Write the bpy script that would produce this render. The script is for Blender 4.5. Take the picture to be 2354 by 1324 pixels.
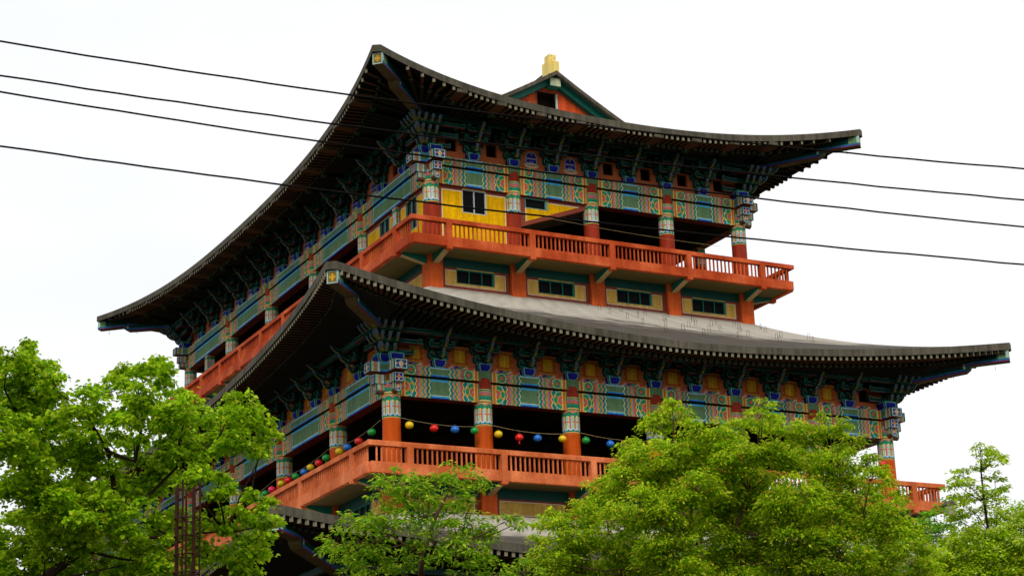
import bpy, math, random
from math import sin, cos, pi, radians, sqrt, atan2
from mathutils import Vector, Matrix

for o in list(bpy.data.objects): bpy.data.objects.remove(o)
SC = bpy.context.scene
COL = SC.collection

# ------------------------------------------------------------------ camera
CAM = Vector((-29.694, -67.300, 1.60))
YAW, PITCH, ROLL, FPX = 0.4819, 0.3029, -0.0356, 4441.4
PW, PH = 2354.0, 1324.0
_f = Vector((sin(YAW)*cos(PITCH), cos(YAW)*cos(PITCH), sin(PITCH)))
_r0 = Vector((cos(YAW), -sin(YAW), 0)); _u0 = _r0.cross(_f)
_r = cos(ROLL)*_r0 + sin(ROLL)*_u0
_u = -sin(ROLL)*_r0 + cos(ROLL)*_u0
camd = bpy.data.cameras.new('camera'); cam = bpy.data.objects.new('camera', camd); COL.objects.link(cam)
camd.sensor_width = 36.0; camd.lens = FPX/PW*36.0; camd.clip_end = 3000; camd.clip_start = 0.1
cam.matrix_world = Matrix(((_r.x, _u.x, -_f.x, CAM.x), (_r.y, _u.y, -_f.y, CAM.y), (_r.z, _u.z, -_f.z, CAM.z), (0, 0, 0, 1)))
SC.camera = cam
def at(px, py, dist):
    """a point of the place seen in that direction, at that distance from the viewer"""
    d = _f + _r*((px-PW/2)/FPX) + _u*((PH/2-py)/FPX)
    return CAM + d*dist

# ------------------------------------------------------------------ sky, sun, exposure
SUN_EL, SUN_AZ = radians(40), radians(210)      # azimuth clockwise from +Y
world = bpy.data.worlds.new('World'); SC.world = world; world.use_nodes = True
nt = world.node_tree; nt.nodes.clear()
def N(tree, typ, **kw):
    n = tree.nodes.new(typ)
    for k, v in kw.items(): setattr(n, k, v)
    return n
wo = N(nt, 'ShaderNodeOutputWorld'); bg = N(nt, 'ShaderNodeBackground')
sky = N(nt, 'ShaderNodeTexSky', sky_type='NISHITA'); sky.sun_disc = False
sky.sun_elevation = SUN_EL; sky.sun_rotation = SUN_AZ; sky.air_density = 1.0; sky.dust_density = 4.0
tc = N(nt, 'ShaderNodeTexCoord'); mp = N(nt, 'ShaderNodeMapping'); mp.inputs['Scale'].default_value = (1.5, 1.5, 4.0)
no = N(nt, 'ShaderNodeTexNoise'); no.inputs['Scale'].default_value = 2.2; no.inputs['Detail'].default_value = 5
cr = N(nt, 'ShaderNodeValToRGB')
cr.color_ramp.elements[0].position = 0.30; cr.color_ramp.elements[0].color = (8.5, 8.75, 9.4, 1)
cr.color_ramp.elements[1].position = 0.62; cr.color_ramp.elements[1].color = (9.5, 9.5, 9.55, 1)
mx = N(nt, 'ShaderNodeMixRGB'); mx.inputs['Fac'].default_value = 0.9
bg.inputs['Strength'].default_value = 0.1
L = nt.links.new
L(tc.outputs['Generated'], mp.inputs['Vector']); L(mp.outputs['Vector'], no.inputs['Vector'])
L(no.outputs['Fac'], cr.inputs['Fac']); L(sky.outputs['Color'], mx.inputs['Color1']); L(cr.outputs['Color'], mx.inputs['Color2'])
L(mx.outputs['Color'], bg.inputs['Color']); L(bg.outputs['Background'], wo.inputs['Surface'])
sd = bpy.data.lights.new('sun', 'SUN'); sun = bpy.data.objects.new('sun', sd); COL.objects.link(sun)
sd.energy = 1.5; sd.angle = radians(22); sd.color = (1.0, 0.95, 0.87)
sdir = Vector((sin(SUN_AZ)*cos(SUN_EL), cos(SUN_AZ)*cos(SUN_EL), sin(SUN_EL)))
sun.rotation_euler = sdir.to_track_quat('Z', 'Y').to_euler(); sun.location = (-20, -60, 80)
SC.view_settings.view_transform = 'Standard'; SC.view_settings.look = 'None'
SC.view_settings.exposure = 0.25; SC.view_settings.gamma = 1.0
SC.view_settings.use_curve_mapping = False

# ------------------------------------------------------------------ colours & materials
def lin(h):
    h = h.lstrip('#'); out = []
    for i in (0, 2, 4):
        c = int(h[i:i+2], 16)/255.0
        out.append(c/12.92 if c <= 0.04045 else ((c+0.055)/1.055)**2.4)
    return tuple(out)
MATS = {}
def mat(name, col='#808080', rough=0.6, var=0.25, scale=3.0, attr=False, streak=0.0, bump=0.0, col2=None, spec=0.3, fine=0.12):
    """painted / weathered surface: colour (or painted pattern), broad fading, fine grain and vertical rain streaks"""
    m = bpy.data.materials.new(name); m.use_nodes = True; t = m.node_tree
    b = t.nodes['Principled BSDF']; b.inputs['Roughness'].default_value = rough
    b.inputs['Specular IOR Level'].default_value = spec
    tc = N(t, 'ShaderNodeTexCoord'); geo = N(t, 'ShaderNodeNewGeometry')
    pos = geo.outputs['Position']
    n1 = N(t, 'ShaderNodeTexNoise'); n1.inputs['Scale'].default_value = scale*0.35; n1.inputs['Detail'].default_value = 6
    n2 = N(t, 'ShaderNodeTexNoise'); n2.inputs['Scale'].default_value = scale*6; n2.inputs['Detail'].default_value = 4
    t.links.new(pos, n1.inputs['Vector']); t.links.new(pos, n2.inputs['Vector'])
    if attr:
        a = N(t, 'ShaderNodeAttribute'); a.attribute_name = 'paint'; base = a.outputs['Color']
    else:
        a = N(t, 'ShaderNodeRGB'); a.outputs[0].default_value = lin(col)+(1,); base = a.outputs[0]
    if col2:
        mr0 = N(t, 'ShaderNodeMapRange'); mr0.inputs[1].default_value = 0.42; mr0.inputs[2].default_value = 0.66
        t.links.new(n1.outputs['Fac'], mr0.inputs[0])
        mm = N(t, 'ShaderNodeMixRGB'); mm.inputs['Color2'].default_value = lin(col2)+(1,)
        t.links.new(mr0.outputs[0], mm.inputs['Fac']); t.links.new(base, mm.inputs['Color1']); base = mm.outputs['Color']
    def mul(base, fac_socket, lo, hi, a=0.3, bb=0.7):
        mr = N(t, 'ShaderNodeMapRange'); mr.inputs[1].default_value = a; mr.inputs[2].default_value = bb
        mr.inputs[3].default_value = lo; mr.inputs[4].default_value = hi
        t.links.new(fac_socket, mr.inputs[0])
        k = N(t, 'ShaderNodeMixRGB', blend_type='MULTIPLY'); k.inputs['Fac'].default_value = 1
        t.links.new(base, k.inputs['Color1']); t.links.new(mr.outputs[0], k.inputs['Color2'])
        return k.outputs['Color']
    base = mul(base, n1.outputs['Fac'], 1-var, 1+var*0.35)
    base = mul(base, n2.outputs['Fac'], 1-fine, 1+fine*0.5)
    if streak > 0:
        mpn = N(t, 'ShaderNodeMapping'); mpn.inputs['Scale'].default_value = (5.5, 5.5, 0.5)
        n3 = N(t, 'ShaderNodeTexNoise'); n3.inputs['Scale'].default_value = 1.0; n3.inputs['Detail'].default_value = 5
        t.links.new(pos, mpn.inputs['Vector']); t.links.new(mpn.outputs['Vector'], n3.inputs['Vector'])
        base = mul(base, n3.outputs['Fac'], 1-streak, 1+streak*0.25, 0.35, 0.62)
    t.links.new(base, b.inputs['Base Color'])
    if bump > 0:
        bp_ = N(t, 'ShaderNodeBump'); bp_.inputs['Strength'].default_value = bump; bp_.inputs['Distance'].default_value = 0.03
        t.links.new(n2.outputs['Fac'], bp_.inputs['Height']); t.links.new(bp_.outputs['Normal'], b.inputs['Normal'])
    MATS[name] = m; return m
mat('painted', attr=True, rough=0.7, var=0.25, scale=2.5, streak=0.18, spec=0.1, fine=0.2)
mat('rail_upper', '#c04a20', 0.7, 0.34, 2.2, streak=0.16, col2='#ce6236', spec=0.08, fine=0.2, bump=0.15)
mat('rail_lower', '#d46a38', 0.7, 0.34, 2.2, streak=0.16, col2='#e08050', spec=0.08, fine=0.2, bump=0.15)
mat('column_lower', '#cc5206', 0.6, 0.2, 2.0, streak=0.2, spec=0.12)
mat('column_upper', '#a03218', 0.6, 0.2, 2.0, streak=0.2, spec=0.12)
mat('pier_orange', '#dc6028', 0.7, 0.28, 2.0, streak=0.25, spec=0.1, fine=0.2)
mat('frieze_orange', '#b85a28', 0.65, 0.25, 2.0)
mat('gable_orange', '#de5410', 0.75, 0.3, 2.6, streak=0.3, col2='#c84a1a')
mat('teal_paint', '#0c6e5e', 0.55, 0.25, 2.0)
mat('teal_dark', '#064842', 0.6, 0.25, 2.0)
mat('plain_green', '#5b7a52', 0.6, 0.2, 2.0, streak=0.15)
mat('cream_wall', '#e0b458', 0.75, 0.24, 2.0, streak=0.24, spec=0.08, fine=0.18)
mat('yellow_wall', '#f2b800', 0.75, 0.22, 2.0, streak=0.22, spec=0.08, fine=0.18)
mat('brown_frame', '#8c3a20', 0.6, 0.25, 3.0)
mat('white_line', '#e9dfc8', 0.6, 0.15, 3.0)
mat('soffit_olive', '#645628', 0.75, 0.3, 1.5)
mat('arm_cream', '#b39a6a', 0.7, 0.25, 2.0, streak=0.2)
mat('concrete_edge', '#5e584a', 0.85, 0.4, 2.5, streak=0.36, bump=0.4, spec=0.15)
mat('soffit_board', '#121812', 0.8, 0.3, 2.0, spec=0.1)  # dark paint taken near black, under-eave shade put into the colour
mat('rafter_wood', '#24241a', 0.8, 0.3, 2.0, spec=0.1)  # darkened likewise to carry the shade under the eaves
mat('rafter_under', '#5c3c26', 0.8, 0.3, 2.0, spec=0.1)
mat('rafter_tip', '#8a8268', 0.8, 0.3, 4.0, spec=0.1)
mat('rafter_ring', '#5c5846', 0.85, 0.3, 4.0, spec=0.08)
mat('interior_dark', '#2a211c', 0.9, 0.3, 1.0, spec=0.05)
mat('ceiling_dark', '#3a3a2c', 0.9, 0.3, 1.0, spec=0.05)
mat('glass_dark', '#060708', 0.35, 0.1, 1.0, spec=0.06)
mat('frame_teal', '#5f9a8a', 0.5, 0.2, 3.0)
mat('frame_white', '#b9c4bc', 0.5, 0.2, 3.0)
mat('hip_side', '#b8c09c', 0.65, 0.3, 3.0, streak=0.2)
mat('hip_under', '#5e4c28', 0.75, 0.3, 3.0)
mat('ridge_gold', '#f6dc7c', 0.55, 0.2, 4.0, streak=0.2, col2='#ecc860')
mat('iron_dark', '#3a332e', 0.8, 0.3, 8.0)
mat('rust', '#3e180c', 0.85, 0.4, 20.0, col2='#26100a', spec=0.15)
mat('cable_black', '#120d0b', 0.8, 0.1, 2.0, spec=0.08)
mat('stone_base', '#9a9284', 0.8, 0.3, 1.0, bump=0.3)
mat('earth', '#333a20', 0.95, 0.5, 0.3, col2='#2a301a', spec=0.05)

def roof_material():
    """bare cement roof shell: pale weathered top, dark algae staining that creeps up from the eave"""
    m = bpy.data.materials.new('roof_cement'); m.use_nodes = True; t = m.node_tree; b = t.nodes['Principled BSDF']
    b.inputs['Roughness'].default_value = 0.9; b.inputs['Specular IOR Level'].default_value = 0.1
    uv = N(t, 'ShaderNodeUVMap'); uv.uv_map = 'slope'
    mp1 = N(t, 'ShaderNodeMapping'); mp1.inputs['Scale'].default_value = (0.22, 1.1, 1)
    n1 = N(t, 'ShaderNodeTexNoise'); n1.inputs['Scale'].default_value = 1.2; n1.inputs['Detail'].default_value = 8; n1.inputs['Roughness'].default_value = 0.65
    t.links.new(uv.outputs[0], mp1.inputs[0]); t.links.new(mp1.outputs[0], n1.inputs['Vector'])
    sx = N(t, 'ShaderNodeSeparateXYZ'); t.links.new(uv.outputs[0], sx.inputs[0])
    ad = N(t, 'ShaderNodeMath', operation='MULTIPLY_ADD'); ad.inputs[1].default_value = 7.0; ad.inputs[2].default_value = -4.5
    t.links.new(n1.outputs['Fac'], ad.inputs[0])
    sm = N(t, 'ShaderNodeMath', operation='ADD'); t.links.new(ad.outputs[0], sm.inputs[0]); t.links.new(sx.outputs[1], sm.inputs[1])
    r = N(t, 'ShaderNodeValToRGB'); e = r.color_ramp.elements
    e[0].position = 0.30; e[0].color = lin('#544f48')+(1,)
    e[1].position = 0.62; e[1].color = lin('#b2ac9e')+(1,)
    x = r.color_ramp.elements.new(0.42); x.color = lin('#726d64')+(1,)
    x = r.color_ramp.elements.new(0.48); x.color = lin('#989286')+(1,)
    mr = N(t, 'ShaderNodeMapRange'); mr.inputs[1].default_value = 0; mr.inputs[2].default_value = 6.0
    t.links.new(sm.outputs[0], mr.inputs[0]); t.links.new(mr.outputs[0], r.inputs['Fac'])
    n2 = N(t, 'ShaderNodeTexNoise'); n2.inputs['Scale'].default_value = 14; n2.inputs['Detail'].default_value = 5
    t.links.new(uv.outputs[0], n2.inputs['Vector'])
    mr2 = N(t, 'ShaderNodeMapRange'); mr2.inputs[1].default_value = .3; mr2.inputs[2].default_value = .7; mr2.inputs[3].default_value = .8; mr2.inputs[4].default_value = 1.08
    t.links.new(n2.outputs['Fac'], mr2.inputs[0])
    k = N(t, 'ShaderNodeMixRGB', blend_type='MULTIPLY'); k.inputs['Fac'].default_value = 1
    t.links.new(r.outputs['Color'], k.inputs['Color1']); t.links.new(mr2.outputs[0], k.inputs['Color2'])
    mp3 = N(t, 'ShaderNodeMapping'); mp3.inputs['Scale'].default_value = (1.6, 0.6, 1)
    n3 = N(t, 'ShaderNodeTexNoise'); n3.inputs['Scale'].default_value = 1.0; n3.inputs['Detail'].default_value = 7
    t.links.new(uv.outputs[0], mp3.inputs[0]); t.links.new(mp3.outputs[0], n3.inputs['Vector'])
    mr3 = N(t, 'ShaderNodeMapRange'); mr3.inputs[1].default_value = .36; mr3.inputs[2].default_value = .62; mr3.inputs[3].default_value = .85; mr3.inputs[4].default_value = 1.06
    t.links.new(n3.outputs['Fac'], mr3.inputs[0])
    k3 = N(t, 'ShaderNodeMixRGB', blend_type='MULTIPLY'); k3.inputs['Fac'].default_value = 1
    t.links.new(k.outputs['Color'], k3.inputs['Color1']); t.links.new(mr3.outputs[0], k3.inputs['Color2']); k = k3
    t.links.new(k.outputs['Color'], b.inputs['Base Color'])
    bu = N(t, 'ShaderNodeBump'); bu.inputs['Strength'].default_value = 0.35; bu.inputs['Distance'].default_value = 0.04
    t.links.new(n1.outputs['Fac'], bu.inputs['Height']); t.links.new(bu.outputs['Normal'], b.inputs['Normal'])
    MATS['roof_cement'] = m
roof_material()

def leaf_material(name, trans=0.45):
    m = bpy.data.materials.new(name); m.use_nodes = True; t = m.node_tree
    b = t.nodes['Principled BSDF']; out = t.nodes['Material Output']
    b.inputs['Roughness'].default_value = 0.5; b.inputs['Specular IOR Level'].default_value = 0.07
    a = N(t, 'ShaderNodeAttribute'); a.attribute_name = 'paint'
    tr = N(t, 'ShaderNodeBsdfTranslucent'); mxs = N(t, 'ShaderNodeMixShader'); mxs.inputs[0].default_value = trans
    hs = N(t, 'ShaderNodeHueSaturation'); hs.inputs['Value'].default_value = 1.35; hs.inputs['Hue'].default_value = 0.488
    t.links.new(a.outputs['Color'], b.inputs['Base Color']); t.links.new(a.outputs['Color'], hs.inputs['Color'])
    t.links.new(hs.outputs['Color'], tr.inputs['Color'])
    t.links.new(b.outputs[0], mxs.inputs[1]); t.links.new(tr.outputs[0], mxs.inputs[2]); t.links.new(mxs.outputs[0], out.inputs['Surface'])
    MATS[name] = m
leaf_material('leaf')
mat('eave_shade_strip', '#07261f', 0.8, 0.3, 2.0, spec=0.08)
mat('eave_green', '#2a3e2e', 0.8, 0.3, 2.0, spec=0.1)
mat('bark', '#6e5840', 0.9, 0.4, 6.0, bump=0.5, spec=0.1)
mat('bark_dark', '#3c2e24', 0.9, 0.4, 6.0, bump=0.5, spec=0.1)
def lantern_material(name, col):
    m = bpy.data.materials.new(name); m.use_nodes = True; t = m.node_tree; b = t.nodes['Principled BSDF']
    b.inputs['Roughness'].default_value = 0.3; b.inputs['Specular IOR Level'].default_value = 0.5
    geo = N(t, 'ShaderNodeTexCoord'); n = N(t, 'ShaderNodeTexNoise'); n.inputs['Scale'].default_value = 9
    mr = N(t, 'ShaderNodeMapRange'); mr.inputs[3].default_value = .8; mr.inputs[4].default_value = 1.1
    k = N(t, 'ShaderNodeMixRGB', blend_type='MULTIPLY'); k.inputs['Fac'].default_value = 1; k.inputs['Color1'].default_value = lin(col)+(1,)
    t.links.new(geo.outputs['Object'], n.inputs['Vector']); t.links.new(n.outputs['Fac'], mr.inputs[0]); t.links.new(mr.outputs[0], k.inputs['Color2'])
    t.links.new(k.outputs['Color'], b.inputs['Base Color']); MATS[name] = m
for n_, c_ in (('yellow', '#eec815'), ('red', '#ea2018'), ('blue', '#1f74d2'), ('green', '#149a3c'), ('pink', '#f02a5a')):
    lantern_material('lantern_'+n_, c_)

# ------------------------------------------------------------------ mesh builder
class MB:
    def __init__(s): s.v = []; s.f = []; s.m = []; s.c = []; s.mats = []; s.paint = False; s.uv = None; s.smooth = []
    def mi(s, name):
        if name not in s.mats: s.mats.append(name)
        return s.mats.index(name)
    def poly(s, pts, m='painted', c=None, sm=False):
        i = len(s.v); s.v += [tuple(p) for p in pts]; s.f.append(tuple(range(i, i+len(pts))))
        s.m.append(s.mi(m)); s.c.append(c if c is not None else (1, 1, 1)); s.smooth.append(sm)
        if c is not None: s.paint = True
    def box(s, x0, x1, y0, y1, z0, z1, m='painted', c=None, **fm):
        """fm: per-face overrides  front/back/left/right/top/bottom = (mat, colour) or None to skip"""
        P = lambda a, b, d: (a, b, d)
        F = dict(front=[P(x0,y0,z0),P(x1,y0,z0),P(x1,y0,z1),P(x0,y0,z1)], back=[P(x1,y1,z0),P(x0,y1,z0),P(x0,y1,z1),P(x1,y1,z1)],
                 left=[P(x0,y1,z0),P(x0,y0,z0),P(x0,y0,z1),P(x0,y1,z1)], right=[P(x1,y0,z0),P(x1,y1,z0),P(x1,y1,z1),P(x1,y0,z1)],
                 top=[P(x0,y0,z1),P(x1,y0,z1),P(x1,y1,z1),P(x0,y1,z1)], bottom=[P(x0,y1,z0),P(x1,y1,z0),P(x1,y0,z0),P(x0,y0,z0)])
        for k, pts in F.items():
            if k in fm:
                if fm[k] is None: continue
                s.poly(pts, *fm[k])
            else: s.poly(pts, m, c)
    def grid(s, o, U, V, nu, nv, fn, m='painted', keep=None):
        """painted rectangle: o + U*a + V*b, colour fn(a in metres, b in metres) per cell"""
        o = Vector(o); U = Vector(U); V = Vector(V); lu, lv = U.length, V.length
        idx = {}
        mi = s.mi(m); s.paint = True
        def vid(i, j):
            k = (i, j)
            if k not in idx: idx[k] = len(s.v); s.v.append(tuple(o + U*(i/nu) + V*(j/nv)))
            return idx[k]
        for j in range(nv):
            run = None
            for i in range(nu+1):
                col = None
                if i < nu:
                    a, b = (i+.5)/nu*lu, (j+.5)/nv*lv
                    if keep is None or keep(a, b): col = fn(a, b)
                if run and (col != run[1]):
                    a0 = run[0]
                    s.f.append((vid(a0, j), vid(i, j), vid(i, j+1), vid(a0, j+1))); s.m.append(mi); s.c.append(run[1]); s.smooth.append(False)
                    run = None
                if col is not None and run is None: run = (i, col)
    def prism(s, prof, w0, w1, frame, m='painted', c=None, cap=None, edge=None):
        """prof: list (a,b); frame(a,b,w)->point ; extruded w0..w1"""
        n = len(prof)
        A = [frame(a, b, w0) for a, b in prof]; B = [frame(a, b, w1) for a, b in prof]
        cm, cc = cap if cap else (m, c)
        s.poly(A[::-1], cm, cc); s.poly(B, cm, cc)
        for i in range(n):
            j = (i+1) % n; em, ec = (edge(i) if edge else (m, c))
            s.poly([A[i], A[j], B[j], B[i]], em, ec)
    def tube(s, pts, radii, n=8, m='painted', c=None, caps=True, sm=True):
        pts = [Vector(p) for p in pts]; rings = []
        for i, p in enumerate(pts):
            d = (pts[min(i+1, len(pts)-1)]-pts[max(i-1, 0)]).normalized()
            a = d.cross(Vector((0, 0, 1)))
            if a.length < 1e-3: a = Vector((1, 0, 0))
            a.normalize(); b = d.cross(a)
            r = radii[i] if isinstance(radii, (list, tuple)) else radii
            rings.append([p + a*(r*cos(2*pi*k/n)) + b*(r*sin(2*pi*k/n)) for k in range(n)])
        base = len(s.v)
        for R in rings: s.v += [tuple(q) for q in R]
        mi = s.mi(m)
        for i in range(len(rings)-1):
            for k in range(n):
                k2 = (k+1) % n
                s.f.append((base+i*n+k, base+i*n+k2, base+(i+1)*n+k2, base+(i+1)*n+k)); s.m.append(mi); s.c.append(c or (1, 1, 1)); s.smooth.append(sm)
        if caps:
            s.f.append(tuple(base+k for k in range(n))[::-1]); s.m.append(mi); s.c.append(c or (1, 1, 1)); s.smooth.append(False)
            s.f.append(tuple(base+(len(rings)-1)*n+k for k in range(n))); s.m.append(mi); s.c.append(c or (1, 1, 1)); s.smooth.append(False)
        if c is not None: s.paint = True
    def mesh(s, name):
        me = bpy.data.meshes.new(name); me.from_pydata(s.v, [], s.f)
        for n in s.mats: me.materials.append(MATS[n])
        me.polygons.foreach_set('material_index', s.m)
        me.polygons.foreach_set('use_smooth', s.smooth)
        if s.paint:
            at_ = me.color_attributes.new('paint', 'FLOAT_COLOR', 'CORNER')
            flat = []
            for f, c in zip(s.f, s.c): flat += [c[0], c[1], c[2], 1.0]*len(f)
            at_.data.foreach_set('color', flat)
        if s.uv is not None:
            u = me.uv_layers.new(name='slope'); flat = []
            for f in s.f:
                for i in f: flat += list(s.uv[i])
            u.data.foreach_set('uv', flat)
        me.validate(); me.update(); return me
WM = {}
def obj(name, me, parent=None, M=None, loc=None, rotz=0.0):
    if isinstance(me, MB): me = me.mesh(name)
    o = bpy.data.objects.new(name, me); COL.objects.link(o)
    if M is None: M = Matrix.Translation(loc or (0, 0, 0)) @ Matrix.Rotation(rotz, 4, 'Z')
    WM[o] = M
    if parent is not None:
        o.parent = parent; o.matrix_parent_inverse = WM[parent].inverted()
    o.matrix_basis = M
    return o
def thing(name, label, cat, loc, group=None):
    o = obj(name, None, None, loc=loc); tag(o, label, cat, group); return o
def tag(o, label=None, cat=None, group=None, kind=None):
    if label: o['label'] = label
    if cat: o['category'] = cat
    if group: o['group'] = group
    if kind: o['kind'] = kind
    return o

# ------------------------------------------------------------------ ground
g = MB(); n = 40; S = 1500.0
for i in range(n):
    for j in range(n):
        a = lambda k: -S + 2*S*k/n
        g.poly([(a(i), a(j), 0), (a(i+1), a(j), 0), (a(i+1), a(j+1), 0), (a(i), a(j+1), 0)], 'earth')
tag(obj('ground', g), kind='structure')

# ================================================================== the pavilion
C = {k: lin(v) for k, v in dict(orange='#ea6432', ochre='#dc9a34', lilac='#a49cae', green='#2a9c74', salmon='#de957c', teal='#1f8a86',
     yellow='#f2e076', panel='#668a60', cyan='#46b0dc', white='#e6ebe6', dblue='#1c3fa6', red='#e25c40', blue='#3a86dc', navy='#1c2496',
     brown='#a8501e', gold='#dca822', gold2='#b8841c', wall='#c6662e', pale='#a9cabc', violet='#7a70a8', cream='#d9c496', tealp='#0d7460',
     tealn='#063c34', pink='#e0a898', olive='#7a7a3a', dred='#8a2a1c', bcream='#6c634a', bpale='#648a7e', bviol='#5c568e', olive2='#7c6c3a', rosy='#7a5c4c', bowlteal='#128878', mint='#c4dcd0', hipblue='#2c6c8c', sky='#8cc8ea').items()}  # tealn, bcream, bpale, bviol: bracket paints darkened to carry the under-eave shade

PAV = thing('temple_pavilion', 'tall red, green and blue painted temple pavilion with two flaring tiled-less grey roofs', 'temple', (12, 21.2, 0))
PAV['label'] = 'tall painted wooden-style temple pavilion with stacked flaring grey roofs and orange balconies'
ROOTS = {}
def tri(x): x = x - math.floor(x); return abs(2*x-1)*2-1   # triangle wave -1..1

# ---- painted beam patterns (d = distance from the column axis, z = height on the beam)
WAVES = ['red', 'lilac', 'ochre', 'green', 'salmon', 'teal']
def smoothwave(z, per): return sin(2*pi*z/per)
def beam_fn(L_, h, lower, e=1.56):
    def fn(a, z):
        d = min(a, L_-a)
        if d < .32: return C['panel'] if not lower else C['panel']
        if d < .355: return C['yellow']
        if d < .40: return C['orange']
        if d < .42: return C['ochre']
        if d < .465: return C['orange']
        if d < .50: return C['yellow']
        w = smoothwave(z+.05, .26)
        wv = .032*w
        m = d + wv
        if m < .99:
            if not lower:
                r = sqrt((d-.73)**2 + ((z-h/2)*1.05)**2)
                if r < .035: return C['ochre']
                if r < .085: return C['red']
                if r < .15: return C['green']
                if r < .185: return C['teal']
                if r < .215: return C['yellow']
                if abs(d-.73) < .022: return C['blue']
                if d < .53 and abs(z-h/2) > .12: return C['yellow']
                return C['green']
            r = sqrt((d-.50)**2 + (z-.40)**2); th = atan2(z-.40, d-.50)
            if abs(d-.77) < .024 and (z < .16 or z > .64): return C['sky']
            if r < .06: return C['lilac']
            if r < .19+.016*cos(10*th): return C['red'] if cos(10*th) > -.75 else C['salmon']
            if r < .215: return C['yellow']
            if r < .36+.015*cos(6*th): return C['green'] if cos(6*th) > -.8 else C['ochre']
            if r < .40: return C['yellow']
            if d < .60 and (z < .1 or z > .7): return C['orange']
            return C['teal'] if m < .95 else C['yellow']
        k = (m-.99)/.086
        if k < 6: return C[WAVES[int(k)]]
        if m < e-.02: return C['teal']
        if m < e+.02: return C['yellow']
        if d < e+.06: return C['teal']
        if lower:
            if z > h-.085: return C['cyan']
            if z > h-.10: return C['white']
            if z < .035: return C['dblue']
            if z < .115: return C['cyan']
            if z < .13: return C['white']
        else:
            if z > h-.045: return C['cyan']
            if z > h-.058: return C['white']
            if z < .035: return C['dblue']
            if z < .085: return C['cyan']
            if z < .098: return C['white']
        return C['panel']
    return fn
BEAM_T = 0.245
_cache = {}
def cached(fn):
    def w(*a):
        k = (fn.__name__,)+a
        if k not in _cache: _cache[k] = fn(*a)
        return _cache[k]
    return w
@cached
def upper_beam_mesh(L_):
    b = MB(); h = .40; nu = int(L_/.022)
    b.grid((0, -BEAM_T-.05, 0), (L_, 0, 0), (0, 0, h), nu, 18, beam_fn(L_, h, False))
    b.box(0, L_, -BEAM_T-.05, BEAM_T+.05, 0, h, 'plain_green', front=None, bottom=('soffit_olive',), left=None, right=None)
    return b.mesh('upper_beam')
@cached
def lower_beam_mesh(L_):
    b = MB(); h = .78; x0, x1 = .26, L_-.26
    fn = beam_fn(L_, h, True); nu = int((x1-x0)/.022)
    b.grid((x0, -BEAM_T, 0), (x1-x0, 0, 0), (0, 0, h), nu, 34, lambda a, z: fn(a+x0, z))
    b.box(x0, x1, -BEAM_T, BEAM_T, 0, h, 'plain_green', front=None, bottom=('brown_frame',), left=None, right=None)
    return b.mesh('lower_beam')

# ---- column
def column_band(arc, z):
    """painted capital band; z from its lower edge"""
    per = .2
    if z < .035: return C['yellow']
    if z < .085: return C['tealp']
    if z < .63:
        u = (arc % per)/per
        bott = .10 + .07*(abs(u-.5)*2)**2
        if z < bott: return C['sky'] if z > bott-.04 else C['tealp']
        if z < bott+.03: return C['white']
        if .41 < z < .455 and (arc % (2*per))/(2*per) < .66: return C['orange']
        if u < .20: return C['mint']
        if u < .28: return C['yellow']
        if u < .50: return C['orange'] if int(arc/per) % 2 else C['ochre']
        if u < .66: return C['sky'] if int(arc/per) % 2 else C['green']
        return C['mint'] if u < .84 else C['pale']
    t = .67 + .035*tri(arc/.2)
    if z < t: return C['yellow']
    t2 = .83 + .05*tri(arc/.36)
    if z < t2: return C['green'] if (z*7+arc*5) % 1 > .2 else C['tealp']
    if z < .885: return C['salmon'] if tri(arc/.36+.5) > 0 else C['orange']
    if z < .915: return C['yellow']
    if z < .99:
        return C['red'] if tri(arc/.2) > (z-.91)*20-1 and tri(arc/.2) > -.2 else C['green']
    if z < 1.02: return C['yellow']
    if z < 1.10: return C['green'] if tri(arc/.15) > 0 else C['tealp']
    if z < 1.20: return C['green']
    if z < 1.24: return C['red']
    if z < 1.28: return C['lilac']
    if z < 1.32: return C['orange']
    if z < 1.36: return C['lilac']
    if z < 1.40: return C['ochre']
    if z < 1.44: return C['green']
    return C['yellow']
@cached
def column_mesh(r, h0, matname):
    """origin at the lower edge of the painted band; shaft down h0"""
    b = MB(); n = 28
    ring = lambda rr, z: [(rr*cos(2*pi*k/n), rr*sin(2*pi*k/n), z) for k in range(n)]
    A, B = ring(r*1.03, -h0), ring(r, 0)
    for k in range(n): b.poly([A[k], A[(k+1) % n], B[(k+1) % n], B[k]], matname, None, True)
    nz = 60; ns = 84; mi = b.mi('painted'); b.paint = True; base = len(b.v)
    for j in range(nz+1):
        z = 1.47*j/nz
        for k in range(ns): b.v.append(((r+.004)*cos(2*pi*k/ns), (r+.004)*sin(2*pi*k/ns), z))
    for j in range(nz):
        for k in range(ns):
            k2 = (k+1) % ns
            b.f.append((base+j*ns+k, base+j*ns+k2, base+(j+1)*ns+k2, base+(j+1)*ns+k)); b.m.append(mi)
            b.c.append(column_band((k+.5)/ns*2*pi*r, 1.47*(j+.5)/nz)); b.smooth.append(True)
    A, B = ring(r, 1.47), ring(r, 1.92)
    for k in range(n): b.poly([A[k], A[(k+1) % n], B[(k+1) % n], B[k]], matname if matname != 'column_lower' else 'column_upper', None, True)
    return b.mesh('column')

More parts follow.
